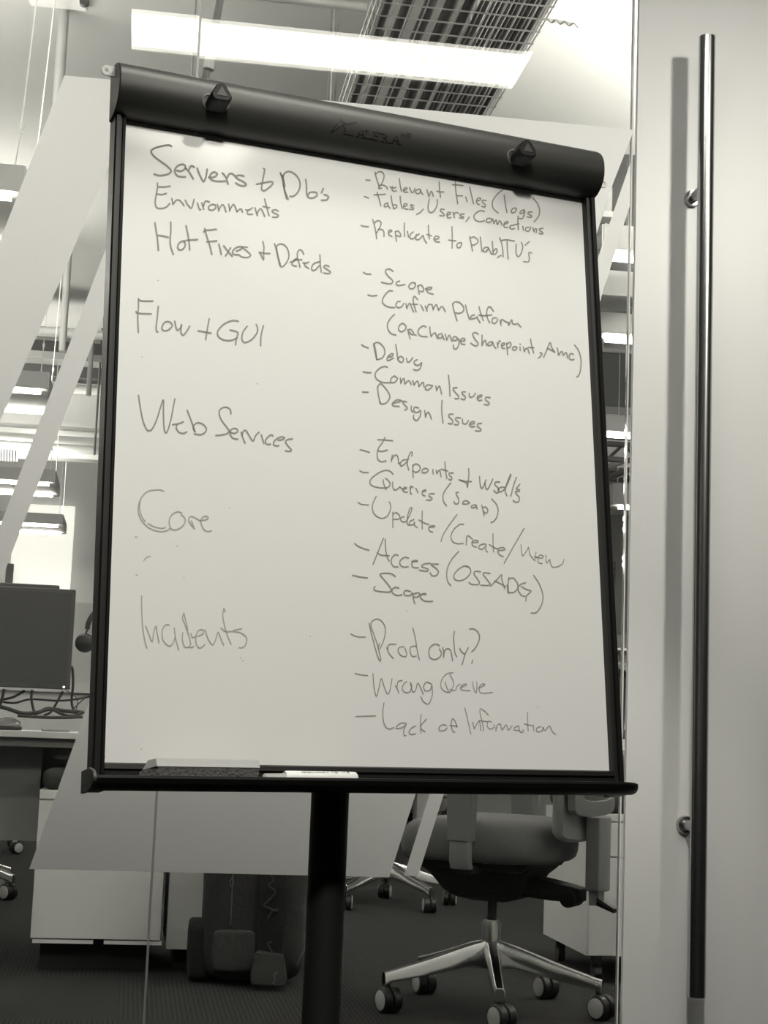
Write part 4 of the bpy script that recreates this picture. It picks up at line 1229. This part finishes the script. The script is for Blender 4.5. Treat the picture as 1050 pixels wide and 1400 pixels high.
cable([(44, 943), (43, 955), (46, 970), (50, 978)], 5.70, .0055, 'short black cable dropping straight from the monitor')
cable([(86, 945), (78, 960), (70, 973), (60, 978)], 5.70, .0050, 'black cable slanting down from the corner of the monitor')
cable([(92, 925), (95, 913), (99, 914), (100, 935), (98, 960), (102, 974)], 5.76, .0055, 'black cable looping up beside the monitor corner')
cable([(0, 959), (20, 961), (42, 956), (80, 958), (110, 955), (130, 950)], 5.90, .0045, 'long black cable crossing level behind the desk')
cable([(0, 957), (18, 953), (34, 944)], 5.86, .0055, 'black cable rising to the monitor at the desk edge')
cable([(6, 942), (2, 958), (-4, 975)], 5.70, .0060, 'thick black cable behind the computer mouse')
cable([(130, 945), (112, 958), (100, 970), (96, 975)], 5.78, .0022, 'thin black lead coming down beside the easel rail')
cable([(90, 944), (100, 950), (106, 958), (104, 972)], 5.68, .0018, 'thinnest black lead hanging from the monitor light')
cable([(0, 966), (14, 970), (30, 975), (52, 974), (66, 969), (88, 972), (112, 974)], 5.66, .0080, 'thick black cable coiled along the desk top')
cable([(24, 978), (48, 980), (80, 981), (113, 980)], 5.62, .0065, 'black cable lying flat along the front of the coil')
cable([(54, 974), (70, 970), (84, 976), (100, 979), (115, 973)], 5.64, .0060, 'short black cable twisted across the coil')


# ------------------------------------------------------------------ pedestals
def pedestal(loc, w, d, z0_, z1_, label, drawers, cushion=True, feet=True, rot=0.0, front=None):
    t = thing('mobile_pedestal', loc, label, 'pedestal')
    x, y, _ = loc
    m_ = front or M_WHITE
    MB().box((x, y + .018, z0_), (x + w, y + d, z1_)).build('body', mat('pedestal_body', .60, .45), t, bevel=.0015)
    for (a, b) in drawers:
        MB().box((x + .001, y, a), (x + w - .001, y + .0175, b)).build('drawer_front', m_, t, bevel=.001)
    if cushion:
        MB().box((x + .005, y + .01, z1_), (x + w - .005, y + d - .01, z1_ + .07)).build('cushion', mat('black_seat_fabric', .025, .9, noise=.2, scale=150), t, bevel=.028, seg=4)['label'] = 'black seat cushion'
    if not feet:
        MB().box((x + .03, y + .09, .0005), (x + w - .03, y + d - .03, z0_)).build('shade_block', mat('under_shade_black', .008, .8), t)  # black block stands in for the shade below the pedestal
    for xx in (x + .05, x + w - .05) if feet else ():
        for yy in (y + .07, y + d - .06):
            MB().cyl((xx - .012, yy, .030), (xx + .012, yy, .030), .030, 18).build('caster', M_BLACK, t)
            MB().box((xx - .016, yy - .012, .045), (xx + .016, yy + .012, z0_)).build('caster_fork', M_BLACK, t)
    return t


YPD = 5.42
xa, xb = at_y(43, 1250, YPD).x, at_y(221, 1250, YPD).x
zb, zt = at_y(130, 1284, YPD).z, at_y(60, 1080, YPD).z
zs = at_y(60, 1093, YPD).z
ped1 = pedestal((xa, YPD, 0), xb - xa, .56, zb, zt, 'white mobile pedestal with a black cushion behind the wide frosted band', ((zb, zs - .003), (zs + .002, zt - .001)), feet=False)
sk = mat('pedestal_lip', .62, .4)
zl0 = at_y(130, 1291, YPD).z
for (p0_, p1_) in ((43, 127), (141, 221)):
    MB().box((at_y(p0_, 1288, YPD).x + .002, YPD + .004, zl0), (at_y(p1_, 1288, YPD).x, YPD + .03, zb - .004)).build('base_lip', sk, ped1)
xa, xb = at_y(229, 1250, YPD + .05).x, at_y(428, 1250, YPD + .05).x
zb = at_y(245, 1298, YPD + .05).z
pedestal((xa, YPD + .05, 0), xb - xa, .52, zb, .57, 'plain white pedestal right behind the dark backpack', ((zb, .568),), cushion=False, feet=False, front=mat('pedestal_grey_front', .50, .5))  # front greyer than on the other pedestals
YR = 5.38
xa = at_y(805, 1240, YR).x
zb, zt = at_y(805, 1308, YR).z, at_y(835, 1113, YR).z
z2, z3 = at_y(835, 1124, YR).z, at_y(835, 1172, YR).z
pedestal((xa, YR, 0), .40, .60, zb, zt, 'white pedestal with a black cushion beside the frosted door', ((zb + .004, z3 - .002), (z3 + .003, z2 - .002), (z2 + .003, zt - .001)))

# ------------------------------------------------------------------ backpack
M_BAG = mat('dark_grey_nylon', .020, .85, noise=.4, scale=55, bump=.6)
M_BAG2 = mat('black_nylon_trim', .0045, .8, noise=.3, scale=80, bump=.5)
M_BAG3 = mat('faded_nylon', .034, .9, noise=.4, scale=70, bump=.6)
M_CORD = mat('worn_grey_cord', .032, .85, noise=.5, scale=200)
M_ZIP = mat('pale_zipper', .14, .45, .4)
bl, br = at_y(281, 1270, 5.19).x, at_y(421, 1270, 5.19).x
bag = thing('backpack', ((bl + br) / 2, 5.3, 0), 'dark backpack standing on the carpet against the plain pedestal', 'backpack')
bc, bw = (bl + br) / 2, (br - bl) / 2


def soft(x, y, z0_, z1_, hx_, hy_, bulge=.03, n=11, m=36, e=4.5, lean=0.0, rag=.012):
    """sagging fabric volume: rounded-box rings with wrinkles"""
    rings = []
    for i in range(n):
        t_ = i / (n - 1)
        z_ = z0_ + (z1_ - z0_) * t_
        k_ = (1 - abs(2 * t_ - 1) ** 8 * .16) * (1 + bulge * math.sin(math.pi * (t_ * .8 + .05)))
        w_ = 1 + rag * math.sin(i * 2.3 + x * 40)
        rings.append([(x + lean * t_ + hx_ * k_ * w_ * math.copysign(abs(math.cos(a)) ** (2 / e), math.cos(a)),
                       y + hy_ * k_ * math.copysign(abs(math.sin(a)) ** (2 / e), math.sin(a)) * (1 + rag * math.sin(a * 7 + i * 1.7)), z_)
                      for a in [2 * math.pi * j / m for j in range(m)]])
    return rings


MB().loft(soft(bc, 5.32, .004, .50, bw, .118, lean=-.004)).build('body', M_BAG, bag, smooth=60, subsurf=1)
fz1 = at_y(320, 1271, 5.19).z
fx0, fx1 = at_y(291, 1300, 5.19).x, at_y(349, 1300, 5.19).x
MB().loft(soft((fx0 + fx1) / 2, 5.203, .045, fz1, (fx1 - fx0) / 2, .014, e=7)).build('front_pocket', M_BAG3, bag, smooth=60, subsurf=1)['label'] = 'faded grey front pocket'
zx = at_y(317, 1230, 5.19).x
MB().tube([(zx, 5.198, fz1 + .012), (zx, 5.196, .36), (zx, 5.198, .44)], .0022, 8).build('zipper', M_ZIP, bag)['label'] = 'pale upright zipper'
zp = at_y(317, 1203, 5.195)
MB().tube([zp + Vector((0, -.004, .006)), zp + Vector((-.005, -.006, -.004)), zp + Vector((-.003, -.006, -.018)), zp + Vector((.003, -.006, -.018)), zp + Vector((.005, -.006, -.004)), zp + Vector((0, -.004, .006))], .0013, 6).build('zip_pull', M_ZIP, bag)
s0, s1 = at_y(351, 1260, 5.18).x, at_y(391, 1260, 5.18).x
MB().loft(soft((s0 + s1) / 2, 5.198, .05, .46, (s1 - s0) / 2, .012, e=6)).build('strap_panel', M_BAG2, bag, smooth=60, subsurf=1)['label'] = 'black padded strap panel'
q_ = [(370, 1196), (374, 1204), (367, 1211), (376, 1219), (371, 1228), (366, 1233), (361, 1238), (368, 1242), (377, 1246), (380, 1243), (372, 1247), (366, 1256)]
MB().tube([at_y(a, b, 5.180) for a, b in q_], .0035, 8).build('braided_cord', M_CORD, bag)
MB().tube([at_y(a, b, 5.180) for a, b in ((372, 1288), (366, 1290), (370, 1299), (374, 1304))], .003, 8).build('braided_cord', M_CORD, bag)
MB().loft(soft(bl - .012, 5.34, .004, at_y(270, 1257, 5.3).z, .034, .085, e=6)).build('side_pocket', M_BAG2, bag, smooth=60, subsurf=1)
# loose strap sagging to the carpet
ys_ = 5.165
st = [at_y(x, y, ys_ - d) for x, y, d in ((352, 1300, .0), (347, 1312, .012), (343, 1330, .03), (343, 1347, .045))]
lo_ = [at_y(x, y, ys_ - d) for x, y, d in ((388, 1306, .0), (391, 1322, .012), (393, 1338, .03), (391, 1350, .045))]
MB().loft([[Vector(p), Vector(q), Vector(q) + Vector((0, .03, .002)), Vector(p) + Vector((0, .03, .002))] for p, q in zip(st, lo_)]).build('hanging_strap', M_BAG2, bag, bevel=.006, seg=3)
MB().tube([at_y(350, 1312, 5.15), at_y(346, 1308, 5.15), at_y(352, 1303, 5.15), at_y(357, 1304, 5.15)], .003, 8).build('strap_edge', M_CORD, bag)
MB().tube([at_y(373, 1345, 5.11), at_y(376, 1338, 5.11), at_y(374, 1333, 5.11), at_y(379, 1329, 5.11)], .0016, 6).build('buckle', M_ZIP, bag)
MB().tube([at_y(406, 1320, 5.185), at_y(411, 1308, 5.18), at_y(416, 1300, 5.185)], .0016, 6).build('side_buckle', M_ZIP, bag)

# ------------------------------------------------------------------ task chairs
M_SEAT = mat('grey_seat_fabric', .095, .85, noise=.12, scale=180, bump=.25)
M_GREYP = mat('grey_chair_plastic', .15, .5, noise=.03, scale=30)
M_GREYP2 = mat('pale_grey_chair_plastic', .20, .45)
M_MESHF = mat('dark_back_mesh', .05, .9, noise=.3, scale=400)
M_MECH = mat('black_mechanism', .006, .6, noise=.5, scale=60, bump=.4, spec=.25)
M_TYRE = mat('black_caster_tyre', .007, .45, spec=.35)
M_CAPG = mat('caster_cap_grey', .36, .45)


def make_chair(label):
    t = thing('task_chair', (0, 0, 0), label, 'chair', 'grey office task chairs')
    hubz0, hubz1 = .142, .262
    MB().lathe((0, 0, hubz0 - .02), (0, 0, 1), [(0, .022), (.008, .027), (.05, .0285), (hubz1 - hubz0 + .012, .0275), (hubz1 - hubz0 + .02, .024)], 32).build('hub', mat('satin_aluminium', .34, .3, 1.0), t)
    MB().cyl((0, 0, hubz1 - .01), (0, 0, .36), .0145, 20).build('gas_lift', M_BLACK, t)
    RB = .325
    for k in range(5):
        a = math.radians(CHAIR_LEG0 + 72 * k)
        d = Vector((math.cos(a), math.sin(a), 0))
        s = Vector((-d.y, d.x, 0))
        ring = lambda r_, w_, z0_, z1_: [d * r_ + s * x_ + Vector((0, 0, z_)) for x_, z_ in ((-w_, z0_), (w_, z0_), (w_, z0_ + (z1_ - z0_) * .7), (w_ * .6, z1_), (-w_ * .6, z1_), (-w_, z0_ + (z1_ - z0_) * .7))]
        lg = MB().loft([ring(.018, .023, hubz0 - .020, hubz0 + .062), ring(.08, .022, hubz0 - .014, hubz0 + .046), ring(.20, .019, .104, .150), ring(RB - .012, .0165, .086, .118), ring(RB + .012, .0155, .074, .113)])
        leg = lg.build('leg', M_CHROME, t, bevel=.002)
        MB().cyl(d * RB + Vector((0, 0, .058)), d * RB + Vector((0, 0, .085)), .0085, 12).build('caster_stem', M_BLACK, leg)
        ca = CHAIR_CASTERS[k]
        cxv = Vector((math.cos(ca), math.sin(ca), 0))
        off = d * RB + Vector((-cxv.y, cxv.x, 0)) * .014
        w_ = MB()
        for sgn in (-1, 1):
            w_.lathe(off + cxv * (sgn * .0025) + Vector((0, 0, .036)), cxv * sgn, [(0, .033), (.003, .0355), (.022, .0355), (.0265, .032)], 28)
        w_.cyl(off - cxv * .010 + Vector((0, 0, .036)), off + cxv * .010 + Vector((0, 0, .036)), .020, 16)
        w_.box((-.012, -.012, 0), (.012, .012, .02), Matrix.Translation(d * RB + Vector((0, 0, .048))))
        w_.build('caster', M_TYRE, leg)
        cp = MB()
        for sgn in (-1, 1):
            cp.lathe(off + cxv * (sgn * .0285) + Vector((0, 0, .036)), cxv * sgn, [(0, .0285), (.0015, .0285), (.003, .0255)], 28)
        cp.build('caster_caps', M_CAPG, leg)['label'] = 'grey caster cap'
    # tilt mechanism
    mech = MB()
    mech.loft([[(x_, y_, z_) for x_, y_ in ((-.06 * k1, -.11 * k2), (.06 * k1, -.11 * k2), (.075 * k1, 0), (.07 * k1, .12 * k2), (-.07 * k1, .12 * k2), (-.075 * k1, 0))] for z_, k1, k2 in ((.318, .45, .45), (.330, .85, .85), (.352, 1.35, 1.05), (.40, 2.0, 1.25), (.425, 2.3, 1.5))])
    mech.loft([[(x_, -.06, z_) for x_, z_ in ((-.045, .345), (.045, .345), (.05, .41), (-.05, .41))], [(x_, -.20, z_) for x_, z_ in ((-.04, .335), (.04, .335), (.045, .39), (-.045, .39))], [(x_, -.285, z_) for x_, z_ in ((-.035, .335), (.035, .335), (.035, .375), (-.035, .375))]])
    mech.cyl((-.045, -.25, .345), (.045, -.25, .345), .026, 16)
    mech.box((-.20, -.02, .405), (.20, .05, .425))
    mech.build('tilt_mechanism', M_MECH, t, bevel=.006)
    MB().loft([[(-.19 * k, -.20 * k + .02, z_), (.19 * k, -.20 * k + .02, z_), (.21 * k, .05, z_), (.18 * k, .22 * k, z_), (-.18 * k, .22 * k, z_), (-.21 * k, .05, z_)] for z_, k in ((.412, .72), (.425, .9), (.445, .97))]).build('seat_pan', M_MECH, t, bevel=.006)
    MB().box((-.055, .06, .385), (-.025, .085, .392)).build('label_tag', mat('pale_tag', .5, .6), t)
    # seat cushion: waterfall front, soft edges
    rings = []
    for z_, k in ((.436, .90), (.450, .99), (.490, 1.02), (.525, 1.0), (.548, .955), (.560, .86), (.5655, .70), (.568, .45)):
        pts = []
        for j in range(44):
            a = 2 * math.pi * j / 44
            ex = 2 / 3.6
            x_ = .245 * k * math.copysign(abs(math.cos(a)) ** ex, math.cos(a))
            y_ = .238 * k * math.copysign(abs(math.sin(a)) ** ex, math.sin(a)) + .01
            dz = -.020 * max(0, (y_ - .10) / .14) ** 2 * (1 if z_ > .5 else .2) + .010 * (abs(x_) / .24) ** 2 * (1 if z_ > .5 else 0)
            pts.append((x_, y_, z_ + dz))
        rings.append(pts)
    MB().loft(rings).build('seat', M_SEAT, t, smooth=60, subsurf=1)
    # back spine, lever, back frame, mesh and pad
    MB().loft([[(x_ * k, -.335 + y_, z_) for x_, y_ in ((-.050, .030), (.050, .030), (.052, -.012), (.020, -.024), (-.020, -.024), (-.052, -.012))] for z_, k in ((.372, .93), (.380, 1.0), (.50, 1.0), (.585, 1.02))]).build('spine', M_GREYP, t, bevel=.004)
    MB().loft([[(x_ * k, -.325 + y_, z_) for x_, y_ in ((-.028, .016), (.028, .016), (.028, -.016), (-.028, -.016))] for z_, k in ((.330, .9), (.374, 1))]).build('spine_foot', M_GREYP2, t, bevel=.003)
    MB().prism([(-.03, -.335, .334), (.03, -.335, .334), (.03, -.385, .312), (-.03, -.385, .312), (-.03, -.385, .318), (-.03, -.335, .345)], (0, 0, .012)).build('lever', M_BLACK, t, bevel=.002)
    zb_ = lambda x_: .588 - .0 * x_
    outline = [(-.150, .590), (.150, .590), (.190, .640), (.215, .78), (.205, .98), (.15, 1.03), (-.15, 1.03), (-.205, .98), (-.215, .78), (-.190, .640)]
    inner = [(x_ * .80, .635 + (z_ - .590) * .86) for x_, z_ in outline]
    curve = lambda x_, z_: -.335 + .30 * x_ * x_ * 2.2 - (z_ - .59) * .12
    ol = catmull([Vector((x_, curve(x_, z_), z_)) for x_, z_ in outline], 4, True)
    il = catmull([Vector((x_, curve(x_, z_), z_)) for x_, z_ in inner], 4, True)
    n_ = len(ol)
    th_ = Vector((0, .024, 0))
    vs = ol + il + [p + th_ for p in il] + [p + th_ for p in ol]
    fs = [(k * n_ + i, k * n_ + (i + 1) % n_, ((k + 1) % 4) * n_ + (i + 1) % n_, ((k + 1) % 4) * n_ + i) for k in range(4) for i in range(n_)]
    MB().add(vs, fs).build('back_frame', M_GREYP, t, bevel=.003)
    cen = Vector((0, 0, 0))
    for p in il:
        cen += p
    cen /= n_
    ms_ = [p + Vector((0, .012, 0)) for p in il] + [cen + Vector((0, .012, 0))]
    MB().add(ms_, [(i, (i + 1) % n_, n_) for i in range(n_)]).build('back_mesh', M_MESHF, t)
    # padded backrest in front of the frame
    pr = []
    for dy, k in ((.030, .88), (.036, .97), (.055, 1.0), (.070, .95), (.080, .80)):
        pr.append([Vector((x_ * k * .98, curve(x_, z_) + dy, .80 + (z_ + (-.075 if z_ < .7 else 0) - .80) * k)) for x_, z_ in [(p.x, p.z) for p in ol]])
    MB().loft(pr).build('backrest', M_GREYP2, t, smooth=50)
    # arms
    for sgn in (-1, 1):
        x_ = .262 * sgn
        MB().loft([[(x_ + a_ * k, .00 + b_ * k, z_) for a_, b_ in ((-.022, -.036), (.022, -.036), (.026, 0), (.022, .036), (-.022, .036), (-.026, 0))] for z_, k in ((.505, 1.0), (.58, 1.06), (.66, 1.12), (.705, 1.12))]).build('arm_sleeve', M_GREYP, t, bevel=.004)
        MB().loft([[(x_ + sgn * sh + a_, .0 + b_, z_) for a_, b_ in ((-.017, -.030), (.017, -.030), (.019, 0), (.017, .030), (-.017, .030), (-.019, 0))] for z_, sh in ((.425, -.012), (.450, 0), (.515, 0))]).build('arm_post', M_GREYP2, t, bevel=.004)
        MB().box((min(x_ - sgn * .02, sgn * .08), -.028, .412), (max(x_ - sgn * .02, sgn * .08), .028, .432)).build('arm_bracket', M_BLACK, t, bevel=.004)
        MB().box((x_ - .04, -.12, .705), (x_ + .04, .12, .735)).build('arm_pad', M_BLACK, t, bevel=.012, seg=3)
    return t


ALPHA = math.radians(56)
CHAIR_LEG0 = -98 - 56
CHAIR_CASTERS = [math.radians(a) - ALPHA for a in (205, 215, 200, 195, 200)]
chair = make_chair('grey task chair nearest the glass, under the tray of the easel')
chair.location = (1.10, 4.84, 0)
chair.rotation_euler = (0, 0, ALPHA)
dup(chair, (1.24, 7.72, 0), math.radians(20), 'grey task chair partly hidden by the wide frosted band')
dup(chair, (-.78, 7.72, 0), math.radians(-91), 'task chair with one bright base arm and caster beside the white pedestal')
dup(chair, (-.92, 10.35, 0), math.radians(-20), 'farthest task chair, a caster showing beneath the grey desk panel')

# ------------------------------------------------------------------ things in the gap beside the frosted door
YS = 7.6
sh = px_box(842, 952, 900, 1034, YS, .45)
rk = thing('storage_rack', (sh[0][0], YS, 0), 'grey desk unit seen through the gap beside the door', 'rack')
M_RK = mat('rack_grey', .25, .5)
x0r, x1r = sh[0][0], sh[0][0] + 1.0
zt_ = at_y(850, 908, YS).z
MB().box((x0r - .1, YS, at_y(850, 909, YS).z), (x1r, YS + .4, at_y(850, 906, YS).z)).build('shelf', M_RK, rk)
MB().box((x0r - .1, YS, at_y(850, 889, YS).z), (x1r, YS + .4, at_y(850, 886, YS).z)).build('shelf', mat('rack_pale', .6, .5), rk)
MB().box((x0r - .1, YS, at_y(850, 1034, YS).z), (x1r, YS + .4, at_y(850, 1026, YS).z)).build('shelf', M_RK, rk)
for xx in (x0r - .1, x1r - .03):
    for yy in (YS + .37,):
        MB().box((xx, yy, 0), (xx + .03, yy + .03, zt_ + .1)).build('post', M_RK, rk)
MB().box((x0r - .1, YS + .38, at_y(850, 955, YS).z), (x1r, YS + .40, zt_)).build('back_panel', mat('rack_dark', .02, .6), rk)
bz_ = at_y(850, 1026, YS).z
for k, (ya, yb, m_, lab) in enumerate(((1026, 1011, M_WHITE, 'lowest white box in the stack beside the door'), (1010, 998, M_DARK, 'dark box between white boxes beside the door'),
                                     (997, 980, M_WHITE, 'tallest white box in the stack beside the door'), (979, 968, M_WHITE, 'flat white box under the topmost one beside the door'), (967, 957, M_WHITE, 'topmost white box in the stack beside the door'))):
    a, b = at_y(850, ya, YS + .05).z, at_y(850, yb, YS + .05).z
    tag(MB().box((x0r + .01 + .004 * (k % 2), YS + .05, a + .0008), (x0r + .30, YS + .33, b)).build('storage_box', m_, bevel=.002), lab, 'box')
mo = px_box(838, 874, 862, 886, YS + .1, .05)
tag(MB().box((mo[0][0], YS + .12, mo[0][2] + .0005), (mo[0][0] + .35, YS + .20, mo[1][2] + .02)).build('desk_phone', mat('phone_dark', .03, .5), bevel=.006), 'dark device on top of the rack beside the door', 'device')
